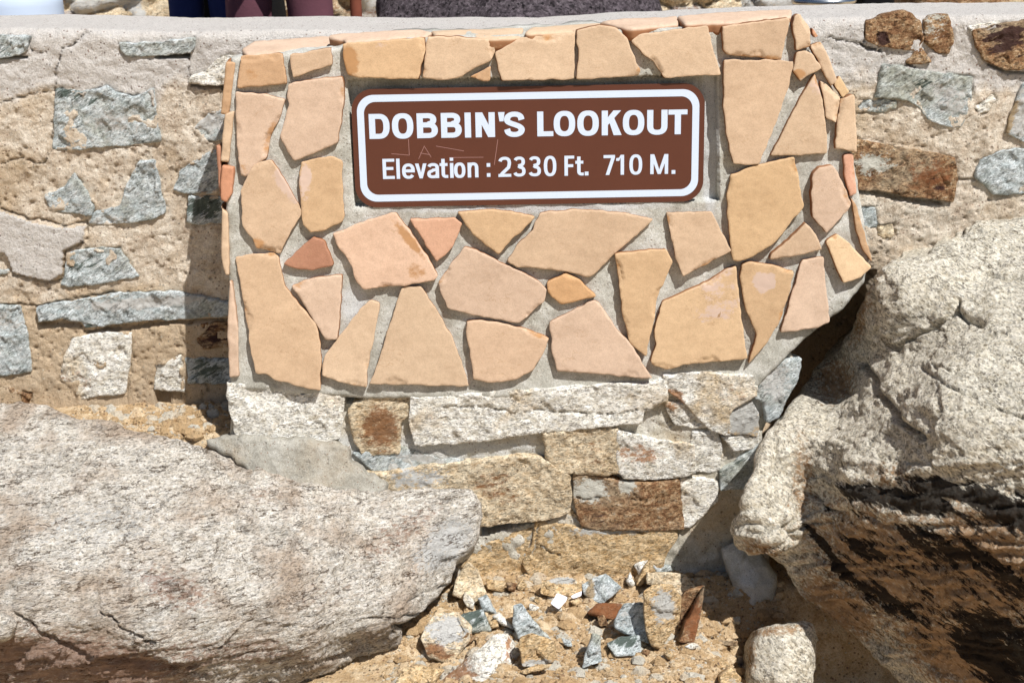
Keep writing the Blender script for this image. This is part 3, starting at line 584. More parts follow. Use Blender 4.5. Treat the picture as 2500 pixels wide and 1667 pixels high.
found = [
 ("F 190,245 330,250 450,248 560,255 640,290 700,330 850,265 980,300 985,420 960,600 900,640 800,670 650,660 590,620 400,615 250,610 235,530 215,450 185,330", 'granite', .034, []),
 ("F 1040,440 1080,400 1130,380 1200,330 1350,310 1520,300 1500,400 1490,450 1400,520 1390,720 1150,735 1090,650 1060,540", 'granite_tan', .018, [('r', 930, 1040, 45, 55, 0, .95), ('r', 985, 960, 30, 20, 0, .6)]),
 ("X 1010,962 1060,965 1150,955 1300,946 1400,940 1489,935 1560,935 1622,923 1620,980 1564,997 1560,1023 1438,1035 1363,1040 1280,1050 1200,1061 1110,1068 1020,1073 1007,1020", 'granite', .04, [('r', 1060, 1000, 30, 40, 0, .2)]),
 ("G 1250,190 1380,178 1500,170 1700,180 1880,190 1875,330 1720,400 1690,460 1700,580 1650,580 1560,555 1500,500 1400,380 1260,280", 'granite', .04, [('r', 1645, 970, 30, 22, 50, 1.0), ('r', 1790, 950, 50, 20, 0, .3)]),
 ("G 1250,390 1400,400 1480,470 1560,550 1430,548 1330,530 1290,480", 'granite', .022, [('r', 1640, 985, 20, 16, 0, .6)]),
 ("G 1700,400 1830,330 1870,400 1900,480 1890,590 1700,580 1680,480", 'ochre', .03, [('p', 1810, 1010, 60, 50, 0, 1.0)]),
 ("G 380,590 640,580 890,575 900,700 905,860 790,880 620,870 420,860 400,720", 'granite_tan', .034, [('r', 1450, 1110, 40, 50, 0, .35)]),
 ("G 910,590 1100,640 1250,665 1430,690 1440,870 1300,895 1150,910 960,905 915,850", 'granite', .034, [('r', 1560, 1100, 60, 24, 10, .6)]),
 ("X 890,1150 945,1150 1040,1135 1110,1128 1200,1118 1290,1108 1340,1130 1385,1156 1388,1200 1384,1240 1330,1255 1260,1262 1190,1270 1140,1270 1000,1260 900,1230", 'granite_tan', .04, [('r', 1210, 1180, 60, 40, 20, .5), ('p', 1020, 1160, 70, 30, 0, .7)]),
 ("G 600,900 800,920 980,960 1180,950 1320,940 1345,1100 1360,1265 1050,1272 760,1270 650,1240 610,1120", 'rusty', .032, [('p', 1440, 1190, 40, 30, 0, .9), ('d', 1455, 1260, 25, 18, 0, .5), ('p', 1530, 1180, 24, 20, 0, .8)]),
 ("H 950,190 1250,232 1500,215 1825,245 1815,300 1760,380 1720,480 1500,570 1200,590 950,560 870,470 860,440 920,330", 'ochre', .02, [('p', 1480, 1290, 140, 12, 0, .6)]),
 ("H 590,335 700,305 800,268 940,228 920,330 860,440 880,530 750,600 620,560 480,470 540,370", 'ochre', .008, []),
 ("G 1370,940 1500,930 1600,960 1600,1080 1500,1200 1420,1260 1375,1250", 'granite', .02, []),
 ("G 1450,600 1600,600 1640,700 1620,860 1560,880 1450,860 1440,700", 'granite', .012, []),
 ("G 1930,170 2050,90 2200,85 2180,200 2120,330 2060,470 1980,500 1960,380 1900,330", 'blue', .02, [('p', 1890, 930, 40, 60, 0, .7)]),
 ("G 1660,630 1900,600 1900,700 1740,720", 'granite', .02, []),
 ("G 1650,880 1760,800 1900,700 1900,960 1800,980 1660,990", 'blue', .03, [('d', 1800, 1150, 40, 30, 0, .3)]),
 ("F 1080,760 1400,720 1700,790 1900,800 1650,860 1300,900 1240,880", 'blue', .012, [('p', 1050, 1120, 90, 12, 8, .7)]),
 ("G 420,1180 560,1150 640,1230 740,1280 640,1300 420,1245", 'granite_tan', .015, []),
]
for k, (s_, mt, off, stn) in enumerate(found):
    surf_ = foff(off*.65)
    cr = []
    if k == 2: cr = [(px("F 1700,390 2000,400 2200,435 2352,430 | G 300,420 700,445 900,455 1230,385"), 1.6, .008)]
    if k == 9: cr = [(px("G 620,1065 760,1050 900,1080 980,1070 1320,1080"), 1.5, .008)]
    if k == 10: cr = [(px("H 955,200 925,340 880,420"), 2.2, .012), (px("H 945,320 1090,400"), 2, .01)]
    if k == 6: cr = [(px("G 830,580 830,700 850,870"), 1.5, .006)]
    P_ = np.array(px(s_)); c_ = P_.mean(0); P_ = c_+(P_-c_)*(1+5/np.abs(P_-c_).mean(0).clip(20))
    relief('foundation_stone', P_, surf_, M[mt], plinth, res=4.5, thick=.07, bev=.004, jag=2.6, seed=220+k, stains=stn, noise=((.012, 6), (.006, 22), (.003, 70)), facet=((.006, 18),), cracks=cr, step=4)
relief('cement_skirt', px("F -20,650 120,625 250,600 600,640 960,660 1040,700 1060,800 1300,960 1300,1060 1000,1080 600,1000 300,900 150,760 0,700"), tps([(500, 1075, -.03), (620, 1060, -.04), (850, 1080, -.045), (940, 1150, -.05), (640, 1150, -.10), (900, 1200, -.10), (760, 1200, -.12)]),
       M['skirt'], plinth, res=5, thick=.1, bev=.02, jag=7, seed=260, noise=((.022, 6), (.009, 20), (.003, 70)), stains=[], back=(0, 1, -.3), shrink=0)

# ---------------------------------------------------------------- the sign
sf = front(.004)
c4 = sf(np.array([857., 1722., 1716., 868.]), np.array([218., 204., 492., 507.]))
ctr = c4.mean(0); sw = (np.linalg.norm(c4[1]-c4[0])+np.linalg.norm(c4[2]-c4[3]))/2; sh = (np.linalg.norm(c4[3]-c4[0])+np.linalg.norm(c4[2]-c4[1]))/2
ux = np.array([1., 0, 0]); uz = np.array([0, math.sin(BAT), math.cos(BAT)]); un = np.array([0, -math.cos(BAT), math.sin(BAT)])
sign = empty('sign', ctr-uz*sh/2, 'brown rectangular sign with a white border naming the lookout and its elevation', 'sign')
def s3(u, v, w=0.0): return ctr+ux*u+uz*v+un*w        # sign plane, metres from its centre
def px2uv(a, b):
    p = sf(np.array([a]), np.array([b]))[0]-ctr; return float(p @ ux), float(p @ uz)
def rrect(w, h, r, n=14):
    o = []
    for cx, cy, a0 in ((w/2-r, h/2-r, 0), (-w/2+r, h/2-r, 90), (-w/2+r, -h/2+r, 180), (w/2-r, -h/2+r, 270)):
        for k in range(n+1):
            a = math.radians(a0+90*k/n); o.append((cx+r*math.cos(a), cy+r*math.sin(a)))
    return o
def plate(name, loops_faces, w0, w1, mat, parent):
    """polygons (may overlap) united and raised from w0 to w1"""
    vs = []; fs = []; cl = []
    area = lambda q: sum(a[0]*b[1]-b[0]*a[1] for a, b in zip(q, q[1:]+q[:1]))/2
    for lp in loops_faces:
        for q in ([[lp[0], lp[1], lp[2]], [lp[0], lp[2], lp[3]]] if len(lp) == 4 else [list(lp)]):
            a = area(q)
            if abs(a) > 1e-10: cl.append(q if a > 0 else q[::-1])
    loops_faces = cl
    for lp in loops_faces: fs.append(list(range(len(vs), len(vs)+len(lp)))); vs += [Vector(p) for p in lp]
    r = delaunay_2d_cdt(vs, [], fs, 0, 1e-6); P = r[0]; T = [list(f) for f, of in zip(r[2], r[5]) if of]
    n = len(P); V = [s3(p.x, p.y, w1) for p in P]+[s3(p.x, p.y, w0) for p in P]; Fc = [list(t) for t in T]+[[a+n for a in reversed(t)] for t in T]
    cnt = {}
    for t in T:
        for a, b in zip(t, t[1:]+t[:1]): cnt[(a, b)] = 1
    for (a, b) in cnt:
        if (b, a) not in cnt: Fc.append([b, a, a+n, b+n])
    return mesh(name, V, Fc, mat, parent, smooth=False)
plate('panel', [rrect(sw, sh, .056)], -.003, 0, M['brown'], sign)
b0 = rrect(sw-.028, sh-.030, .044); b1 = rrect(sw-.028-.036, sh-.030-.036, .030)
plate('border', [[b0[k], b0[(k+1) % len(b0)], b1[(k+1) % len(b0)], b1[k]] for k in range(len(b0))], .0, .0006, M['white'], sign)
# lettering: every glyph from strokes in a unit box (x 0..w, y 0..1 cap height); t = stroke weight
def arc(cx, cy, rx, ry, a0, a1, n=18, pw=1.0):
    o = []
    for k in range(n+1):
        a = math.radians(a0+(a1-a0)*k/n); c, s_ = math.cos(a), math.sin(a)
        o.append((cx+rx*math.copysign(abs(c)**pw, c), cy+ry*math.copysign(abs(s_)**pw, s_)))
    return o
def stroke(pts, tx, ty=None):
    """band of width tx across vertical runs and ty across horizontal runs along a centre line"""
    ty = ty or tx; P = np.array(pts, float); n = len(P); out = []; L = []; R = []
    for k in range(n):
        d = (P[min(k+1, n-1)]-P[max(k-1, 0)])
        if 0 < k < n-1:
            a = P[k]-P[k-1]; b = P[k+1]-P[k]; a /= np.linalg.norm(a)+1e-9; b /= np.linalg.norm(b)+1e-9; d = a+b; sc = 1/max(.5, math.sqrt((1+a @ b)/2))
        else: sc = 1
        d = d/(np.linalg.norm(d)+1e-9); nn = np.array([-d[1], d[0]]); w = math.hypot(nn[0]*tx, nn[1]*ty)/2*sc
        L.append(P[k]+nn*w); R.append(P[k]-nn*w)
    for k in range(n-1): out.append([tuple(L[k]), tuple(L[k+1]), tuple(R[k+1]), tuple(R[k])])
    return out
def band(cx, cy, rx, ry, tx, ty, n=40, pw=.82):
    o = arc(cx, cy, rx+tx/2, ry+ty/2, 0, 360, n, pw)[:-1]; i = arc(cx, cy, rx-tx/2, ry-ty/2, 0, 360, n, pw)[:-1]
    return [[o[k], o[(k+1) % n], i[(k+1) % n], i[k]] for k in range(n)]
def catmull(K, m=5):
    K = [np.array(k) for k in K]; K = [2*K[0]-K[1]]+K+[2*K[-1]-K[-2]]; o = []
    for a, b, c, d in zip(K, K[1:], K[2:], K[3:]):
        for j in range(m):
            t = j/m; o.append(tuple(.5*((2*b)+(c-a)*t+(2*a-5*b+4*c-d)*t*t+(3*b-a-3*c+d)*t**3)))
    return o+[tuple(K[-2])]
def glyph(ch, t, w, ty):
    h = t/2; e = []; s = lambda p: e.extend(stroke(p, t, ty)); g = ty/2; PW = .82
    if ch == 'D': s([(h, 0), (h, 1)]); s([(h, 1-g), (w*.48, 1-g)]+arc(w*.48, .5, w*.52-h, .5-g, 90, -90, 20, PW)[1:-1]+[(w*.48, g), (h, g)])
    elif ch in 'O0': e.extend(band(w/2, .5, w/2-h, .5-g+.012, t, ty))
    elif ch == 'B': s([(h, 0), (h, 1)]); s([(h, 1-g), (w*.52, 1-g)]+arc(w*.52, .76-g/4, w*.42-h, .24-g*.75, 90, -90, 14, .9)[1:-1]+[(w*.52, .53), (h, .53)]); s([(h, .53), (w*.55, .53)]+arc(w*.55, .265+g*.5, w*.45-h, .265-g*.5, 90, -90, 14, .9)[1:-1]+[(w*.55, g), (h, g)])
    elif ch == 'I': s([(h, 0), (h, 1)])
    elif ch == 'N': s([(h, 0), (h, 1)]); s([(w-h, 0), (w-h, 1)]); e.append([(0, 1), (t*1.12, 1), (w, 0), (w-t*1.12, 0)])
    elif ch == "'": e.append([(0, 1), (t*1.05, 1), (t*.85, .63), (t*.2, .63)])
    elif ch == 'S':
        s(catmull([(h*.9+u*(w-1.8*h), g-.01+v*(1-2*g+.02)) for u, v in [(1, .72), (.93, .88), (.74, .975), (.5, 1), (.26, .975), (.07, .88), (0, .75), (.07, .63), (.28, .55), (.55, .48), (.84, .39), (1, .26), (.93, .11), (.74, .025), (.5, 0), (.26, .025), (.07, .11), (-.01, .27)]]))
    elif ch == 'L': s([(h, 0), (h, 1)]); e.append([(h, 0), (w, 0), (w, ty), (h, ty)])
    elif ch == 'K': s([(h, 0), (h, 1)]); e.append([(h, .28), (h, .58), (w*.97-t*1.25, 1), (w*.97, 1)]); e.append([(w*.36, .58), (w*.62, .70), (w, 0), (w-t*1.3, 0)])
    elif ch == 'U': s([(h, 1), (h, .36)]+arc(w/2, .36, w/2-h, .36-g+.01, 180, 360, 18, PW)[1:-1]+[(w-h, .36), (w-h, 1)])
    elif ch == 'T': s([(w/2, 0), (w/2, 1)]); e.append([(0, 1-ty), (w, 1-ty), (w, 1), (0, 1)])
    elif ch == 'E': s([(h, 0), (h, 1)]); [e.append([(h, y), (w*q, y), (w*q, y+ty), (h, y+ty)]) for y, q in ((0, 1), (1-ty, 1), (.5-ty/2+.02, .9))]
    elif ch == 'F': s([(h, 0), (h, 1)]); [e.append([(h, y), (w*q, y), (w*q, y+ty), (h, y+ty)]) for y, q in ((1-ty, 1), (.48-ty/2+.02, .9))]
    elif ch == 'M': s([(h, 0), (h, 1)]); s([(w-h, 0), (w-h, 1)]); e.append([(0, 1), (t*1.15, 1), (w/2+t*.45, 0), (w/2-t*.45, 0)]); e.append([(w-t*1.15, 1), (w, 1), (w/2+t*.45, 0), (w/2-t*.45, 0)])
    elif ch == 'l': s([(h, 0), (h, 1)])
    elif ch == 'i': s([(h, 0), (h, .74)]); e.append([(0, .85), (t, .85), (t, 1), (0, 1)])
    elif ch == 'e': s([(h, .385), (w-h, .385)]+arc(w/2, .37, w/2-h, .38-g, 8, 180, 18, PW)+arc(w/2, .37, w/2-h, .38-g, 180, 325, 16, PW)[1:])
    elif ch == 'v': e.append([(0, .74), (t*1.05, .74), (w/2+t*.4, 0), (w/2-t*.45, 0)]); e.append([(w-t*1.05, .74), (w, .74), (w/2+t*.45, 0), (w/2-t*.4, 0)])
    elif ch == 'a': s([(w-h, 0), (w-h, .5)]+arc(w*.5, .5, w*.5-h, .25-g, 0, 160, 14, PW)[1:]); s([(w-h, .43), (w*.5, .40)]+arc(w*.46, .21, w*.46-h, .21-g+.005, 90, 270, 14, PW)[1:]+[(w*.62, g), (w-h, .15)])
    elif ch == 't': s([(w*.42, .95), (w*.42, .2)]+arc(w*.42+w*.3, .2, w*.3, .2-g, 180, 262, 8)[1:]+[(w, g)]); e.append([(0, .74-ty), (w*.95, .74-ty), (w*.95, .74), (0, .74)])
    elif ch == 'o': e.extend(band(w/2, .37, w/2-h, .385-g, t, ty))
    elif ch == 'n': s([(h, 0), (h, .74)]); s([(h, .48)]+arc(w/2+.01, .48, w/2-h-.01, .27-g, 165, 0, 14, PW)+[(w-h, 0)])
    elif ch == ':': e.append([(0, .02), (t*1.05, .02), (t*1.05, .2), (0, .2)]); e.append([(0, .52), (t*1.05, .52), (t*1.05, .70), (0, .70)])
    elif ch == '.': e.append([(0, 0), (t*1.1, 0), (t*1.1, .19), (0, .19)])
    elif ch == '2': s(arc(w/2, .70, w/2-h, .30-g, 165, -10, 16, PW)+[(w*.80, .47), (w*.3, .17), (h*1.3, g*.9)]); e.append([(0, 0), (w, 0), (w, ty), (0, ty)])
    elif ch == '3': s(arc(w*.48, .745, w*.46-h, .255-g, 160, -80, 16, PW)+[(w*.4, .53)]); s([(w*.4, .53)]+arc(w*.48, .27, w*.5-h, .27-g, 82, -162, 18, PW))
    elif ch == '7': e.append([(0, 1-ty*1.05), (w, 1-ty*1.05), (w, 1), (0, 1)]); e.append([(w-t*1.1, 1-ty), (w, 1-ty*.9), (w*.42+t*.25, 0), (w*.42-t*.8, 0)])
    elif ch == '1': s([(w*.62, 0), (w*.62, 1)]); e.append([(w*.62-t*.5, 1), (w*.62-t*.1, 1), (w*.3, .70), (0, .70), (0, .83), (w*.3, .86)])
    return e
def text_line(items, t, ty, cap):
    """items: (character, left pixel, right pixel); cap: function x -> (baseline pixel y, cap-top pixel y)"""
    allp = []
    for ch, a, b in items:
        yb, yt = cap((a+b)/2); u0, v0 = px2uv(a, yb); u1, _ = px2uv(b, yb); _, v1 = px2uv((a+b)/2, yt)
        H = v1-v0; w = (u1-u0)/H
        allp.append([[(u0+x*H, v0+y*H) for x, y in q] for q in glyph(ch, t, max(w, .02), ty)])
    return allp
zx = lambda z, v: Z[z][0]+v/Z[z][2]
L1 = [('D', 'A', 1183, 1330), ('O', 'A', 1347, 1500), ('B', 'A', 1525, 1675), ('B', 'A', 1698, 1846), ('I', 'A', 1868, 1912), ('N', 'A', 1945, 2084), ("'", 'A', 2108, 2142), ('S', 'A', 2152, 2295),
      ('L', 'B', 35, 150), ('O', 'B', 153, 307), ('O', 'B', 322, 476), ('K', 'B', 497, 640), ('O', 'B', 648, 802), ('U', 'B', 822, 968), ('T', 'B', 974, 1110)]
lin1 = lambda x: (1000/2.94+(965-1000)/2.94*(x-902)/(1677-902), 820/2.94+(787-820)/2.94*(x-902)/(1677-902))
L2 = [('E', 'A', 1280, 1365), ('l', 'A', 1378, 1402), ('e', 'A', 1418, 1510), ('v', 'A', 1512, 1595), ('a', 'A', 1598, 1683), ('t', 'A', 1688, 1748), ('i', 'A', 1762, 1788), ('o', 'A', 1790, 1872), ('n', 'A', 1888, 1965),
      (':', 'A', 2025, 2052), ('2', 'A', 2108, 2200), ('3', 'A', 2215, 2305), ('3', 'A', 2325, 2415), ('0', 'B', 82, 172), ('F', 'B', 230, 300), ('t', 'B', 308, 368), ('.', 'B', 375, 402),
      ('7', 'B', 510, 592), ('1', 'B', 600, 672), ('0', 'B', 695, 787), ('M', 'B', 845, 973), ('.', 'B', 998, 1025)]
lin2 = lambda x: (1287/2.94+(1249-1287)/2.94*(x-935)/(1648-935), 1142/2.94+(1106-1142)/2.94*(x-935)/(1648-935))
f1 = [(c, zx(z, a), zx(z, b)) for c, z, a, b in L1]; f2 = [(c, zx(z, a), zx(z, b)) for c, z, a, b in L2]
for q in text_line(f1, .252, .20, lin1): plate('letter', q, .0, .0006, M['white'], sign)
for q in text_line(f2, .172, .145, lin2): plate('small_letter', q, .0, .0006, M['white'], sign)
sc = [[(1340, 1105), (1465, 1115)], [(1462, 1000), (1468, 1118)], [(1535, 1142), (1575, 1050), (1625, 1130)], [(1545, 1100), (1618, 1112)], [(1660, 1050), (1860, 1085)], [(1755, 1132), (2000, 1130)], [(2103, 1003), (2078, 1185)]]
polys = []
for ln in sc:
    uv = [px2uv(zx('A', a), b/2.94) for a, b in ln]; plate('scratch', stroke(uv, .0012), .0, .0004, M['scratch'], sign)

# ---------------------------------------------------------------- great boulders
slab_poly = px("L -260,40 0,55 100,50 250,60 350,110 420,140 600,150 680,190 850,230 1000,260 1150,300 1290,350 1360,390 1500,425 | M 150,120 400,185 700,228 1000,238 1250,232 1400,230 1520,240 1570,290 1605,360 1615,430 1600,560 1540,680 1440,760 1400,900 1300,1010 1220,1100 1100,1180 1000,1195 1090,1240 1050,1340 900,1400 700,1480 560,1568 400,1700 -600,1800 -2000,1800")
slab_surf = tps([(-120, 960, .10), (0, 975, .10), (300, 1010, .06), (600, 1110, -.03), (900, 1180, -.07), (1120, 1186, -.10), (1150, 1300, -.17), (1060, 1450, -.28), (900, 1620, -.33), (950, 1530, -.44),
                 (400, 1150, -.17), (0, 1150, -.16), (800, 1300, -.30), (400, 1300, -.38), (0, 1300, -.40), (800, 1450, -.46), (400, 1480, -.58), (0, 1480, -.60), (750, 1590, -.53), (700, 1660, -.46), (400, 1580, -.63), (400, 1660, -.58), (0, 1560, -.62), (0, 1650, -.54), (-120, 1700, -.52), (700, 1760, -.36), (300, 1780, -.45)])
relief('boulder', slab_poly, slab_surf, M['slab'], None, res=4.3, thick=.35, bev=.022, facet=((.016, 4.5), (.006, 16)), jag=4, seed=300, back=(0.1, .8, -.6), shrink=.12, step=4,
       noise=((.020, 3), (.012, 9), (.006, 28), (.003, 80)), warp=[[1, 0, .12], [0, 1, .0], [-.4, 0, 2.6]], strata=(.015, 26, (.05, .4, .9), .75, (1170, 1300, -.14)),
       stains=[('r', 430, 1440, 110, 50, 20, .55), ('r', 160, 1620, 330, 75, 6, .85), ('r', 560, 1590, 260, 40, 2, .5), ('r', 980, 1300, 130, 45, -35, .45), ('r', 800, 1450, 120, 40, -10, .3), ('p', 1080, 1330, 90, 50, -45, .8), ('p', 390, 1420, 60, 25, 0, .6), ('p', 250, 1280, 200, 60, -5, .4), ('r', 640, 1220, 60, 30, 0, .35)],
       cracks=[(px("L -40,330 200,325 330,380 470,365 560,340"), 2.5, .012), (px("L 530,1190 600,1220 640,1270 760,1320 830,1360"), 3, .015), (px("L 1500,970 1560,1000 1630,1003"), 2, .010), (px("L 1470,1180 1540,1205 1720,1205"), 2.6, .012), (px("L 530,1020 535,1190"), 2, .01),
               (px("M 1080,1020 1240,950 1360,910"), 2.2, .012), (px("M 830,1140 1000,1130 1200,1100"), 3, .016), (px("M 240,810 310,850 400,858"), 2, .01), (px("M 560,1400 700,1370 900,1300 1000,1240"), 5, .02), (px("L 0,425 120,415 300,440 420,430"), 2, .008), (px("L 1300,760 1450,745 1560,735 1750,740"), 2, .008),
               (px("L 60,1200 200,1290 400,1400 620,1450 900,1500 1100,1530"), 6, .018), (px("L 0,1090 80,1040 200,1000"), 2, .009), (px("M 590,570 640,590 720,588"), 2, .008)],
       label='huge flat grey-pink gneiss boulder filling the lower left in front of the wall', cat='boulder')
rpoly = px("N 2300,40 2091,130 1900,150 1750,170 1700,240 1560,300 1420,380 1230,400 1140,470 1100,540 1060,620 1000,720 960,830 880,1000 750,1090 690,1230 590,1320 540,1400 440,1480 370,1600 | K 345,100 355,180 300,290 240,400 235,500 180,570 185,640 240,740 340,795 440,790 560,890 600,980 700,1080 820,1180 960,1290 1080,1400 1180,1500 1260,1568 1400,1700 2300,1700")
rsurf = tps([(2650, 470, .12), (2500, 520, .06), (2350, 530, .08), (2230, 590, .02), (2150, 640, -.02), (2120, 680, -.02), (2200, 720, -.16), (2300, 690, -.17), (2500, 700, -.26), (2650, 700, -.30), (2080, 790, .08), (2140, 800, -.10), (2150, 860, -.10),
             (2230, 850, -.20), (2300, 820, -.28), (2060, 870, .10), (2010, 930, .13), (1980, 960, .09), (2300, 920, -.47), (2500, 900, -.55), (2650, 900, -.60), (2180, 950, -.34), (2100, 930, -.08), (2090, 1000, -.22), (2060, 960, .02), (1960, 1010, -.12), (2020, 1060, -.24), (1900, 1060, -.20),
             (1900, 1130, -.27), (2200, 1100, -.52), (2150, 1180, -.52), (2300, 1170, -.64), (2450, 1200, -.72), (2650, 1270, -.84), (1870, 1220, -.34), (1800, 1280, -.33), (1800, 1340, -.30), (1880, 1330, -.38), (1960, 1150, -.245), (1975, 1220, -.285), (2005, 1300, -.345), (2090, 1160, -.46), (2100, 1240, -.50), (1900, 1370, -.32),
             (2000, 1450, -.33), (1990, 1490, -.28), (2120, 1580, -.36), (2180, 1400, -.53), (2350, 1400, -.67), (2500, 1430, -.76), (2250, 1550, -.54), (2400, 1560, -.64), (2500, 1667, -.69), (2300, 1680, -.53), (2650, 1667, -.76), (2200, 1667, -.41)])
relief('boulder', rpoly, rsurf, M['boulder'], None, res=4.3, thick=.40, bev=.035, jag=4, seed=310, back=(.35, .93, 0.0), shrink=.10, step=4,
       noise=((.030, 3.2), (.010, 9), (.0045, 30), (.0035, 85)), warp=[[.86, 0, .5], [0, 1, 0], [-1.0, 0, 1.7]], facet=((.018, 5), (.008, 13), (.003, 40)), strata=(.024, 14, (.53, .35, .85), .7, (1090, 1210, .12)),
       stains=[('d', 2300, 1420, 330, 160, 34, .40), ('d', 2200, 1220, 150, 26, 10, 1.2), ('d', 2440, 1590, 150, 80, 40, 1.1), ('d', 2330, 1200, 130, 24, 13, 1.0), ('d', 2450, 1240, 110, 40, 25, 1.0), ('d', 2040, 1360, 90, 18, 48, .95), ('d', 2180, 1470, 130, 22, 30, .9), ('d', 2300, 1330, 170, 30, 22, .75), ('d', 2460, 1560, 110, 60, 42, .95), ('d', 2120, 1340, 60, 20, 30, .8), ('d', 2430, 1400, 120, 40, 30, .7),
               ('r', 2200, 1400, 260, 130, 32, .8), ('r', 2400, 1400, 200, 180, 20, .8), ('r', 2350, 1600, 200, 90, 30, .85), ('r', 2050, 1480, 120, 60, 40, .85), ('r', 1960, 1180, 30, 130, 0, .5), ('r', 1860, 1340, 60, 30, 20, .6), ('r', 2100, 760, 25, 90, 10, .6), ('r', 2040, 930, 50, 60, 0, .7), ('r', 2170, 1160, 80, 30, 10, .5)],
       cracks=[(px("N 1130,600 1120,720 1160,900 1220,970 1270,1010 1340,960 1430,910 1560,820 1640,750 1680,690"), 5, .03), (px("N 1640,740 1700,780 1810,830"), 6, .03), (px("N 1870,500 1970,520 2060,535"), 6, .022), (px("N 1040,1090 1130,1180 1140,1250 1210,1350 1300,1480 1420,1568"), 7, .035),
               (px("N 1440,1120 1600,1250 1800,1330 2091,1460"), 3, .012), (px("N 1600,280 1650,240 1720,230 1760,180"), 5, .018), (px("K 500,20 510,300 500,500 620,640"), 9, .02), (px("K 700,350 800,430 900,490 1100,600"), 4, .016), (px("K 1330,155 1420,155"), 4, .014), (px("K 860,800 940,930 1100,1000 1250,1080 1400,1130"), 5, .02),
               (px("K 1440,600 1600,620 1800,700 2000,830"), 4, .014), (px("K 450,800 700,1000 900,1150 1200,1400"), 5, .014), (px("N 1500,1100 1700,1180 1900,1200 2060,1240"), 3, .010)],
       label='big pale granite boulder with a black and rust streaked underside, right of the sign plinth', cat='boulder')
relief('boulder', px("M 960,1200 1080,1170 1220,1110 1255,1180 1180,1300 1165,1360 1150,1410 1000,1480 800,1540 600,1640 400,1640 600,1500 900,1380 1060,1330 1080,1250"), tps([(960, 1540, -.30), (1040, 1510, -.24), (1020, 1580, -.30), (900, 1640, -.38), (780, 1680, -.42), (980, 1620, -.33)]),
       M['slab'], None, res=5, thick=.25, bev=.03, jag=3, seed=320, noise=((.012, 6), (.006, 25)), stains=[('r', 1000, 1600, 60, 40, 0, .6)], back=(-.3, .9, -.1), label='small brown layered rock wedged under the right end of the huge flat boulder', cat='rock')
relief('boulder', px("H 250,1240 300,1180 400,1080 480,1010 560,950 640,885 700,868 780,870 830,940 845,1050 840,1150 890,1220 900,1320 250,1320"), tps([(1200, 1535, -.42), (1100, 1600, -.44), (1260, 1600, -.46), (1180, 1620, -.52), (1080, 1680, -.50), (1280, 1690, -.52), (1190, 1700, -.56)]),
       M['granite'], None, res=4.5, thick=.16, bev=.04, jag=3, seed=330, noise=((.014, 6), (.008, 20), (.003, 70)), back=(0, .85, -.5), stains=[('r', 1110, 1640, 50, 60, -40, .75), ('r', 1240, 1590, 8, 60, 10, .7), ('d', 1080, 1640, 40, 30, -40, .25)],
       label='rounded pale granite boulder with a brown left flank at the bottom centre edge', cat='boulder')
relief('boulder', px("K 285,1620 290,1480 300,1320 360,1215 440,1170 520,1150 720,1140 790,1175 815,1250 820,1350 800,1500 790,1620"), tps([(1850, 1520, -.36), (1960, 1510, -.36), (1830, 1570, -.38), (1930, 1580, -.45), (2000, 1600, -.40), (1820, 1680, -.44), (1920, 1680, -.50), (2000, 1680, -.46)]),
       M['boulder'], None, res=4.5, thick=.14, bev=.04, jag=3, seed=340, noise=((.012, 6), (.008, 20), (.004, 70)), back=(0, .85, -.5), stains=[('r', 1900, 1535, 90, 16, -5, .6), ('r', 1830, 1600, 20, 60, 0, .5)],
       label='upright rounded granite boulder on the ground below the streaked boulder', cat='boulder')
relief('boulder', px("K 150,700 230,660 420,700 540,860 545,960 520,1080 490,1170 330,1195 260,1120 200,930 170,820"), tps([(1770, 1340, -.06), (1900, 1380, -.08), (1800, 1480, -.12), (1890, 1500, -.14), (1840, 1430, -.15)]),
       M['mortar'], None, res=5, thick=.12, bev=.03, jag=2, seed=345, noise=((.016, 7), (.010, 20), (.004, 60)), facet=((.012, 12),), stains=[('p', 1840, 1430, 60, 80, 0, .5)], label='smooth grey cement-coated rock in deep shade under the streaked boulder', cat='rock')
relief('rock', px("L -80,1200 0,1210 50,1235 72,1275 40,1330 0,1352 -80,1360"), tps([(0, 1500, -.66), (30, 1530, -.67), (0, 1570, -.68)]), M['slab'], None, res=5, thick=.12, bev=.02, jag=2, seed=350, noise=((.01, 8), (.005, 30)), back=(-.3, .8, -.4),
       label='small white rock chunk lying on the flat boulder at the left edge', cat='rock')

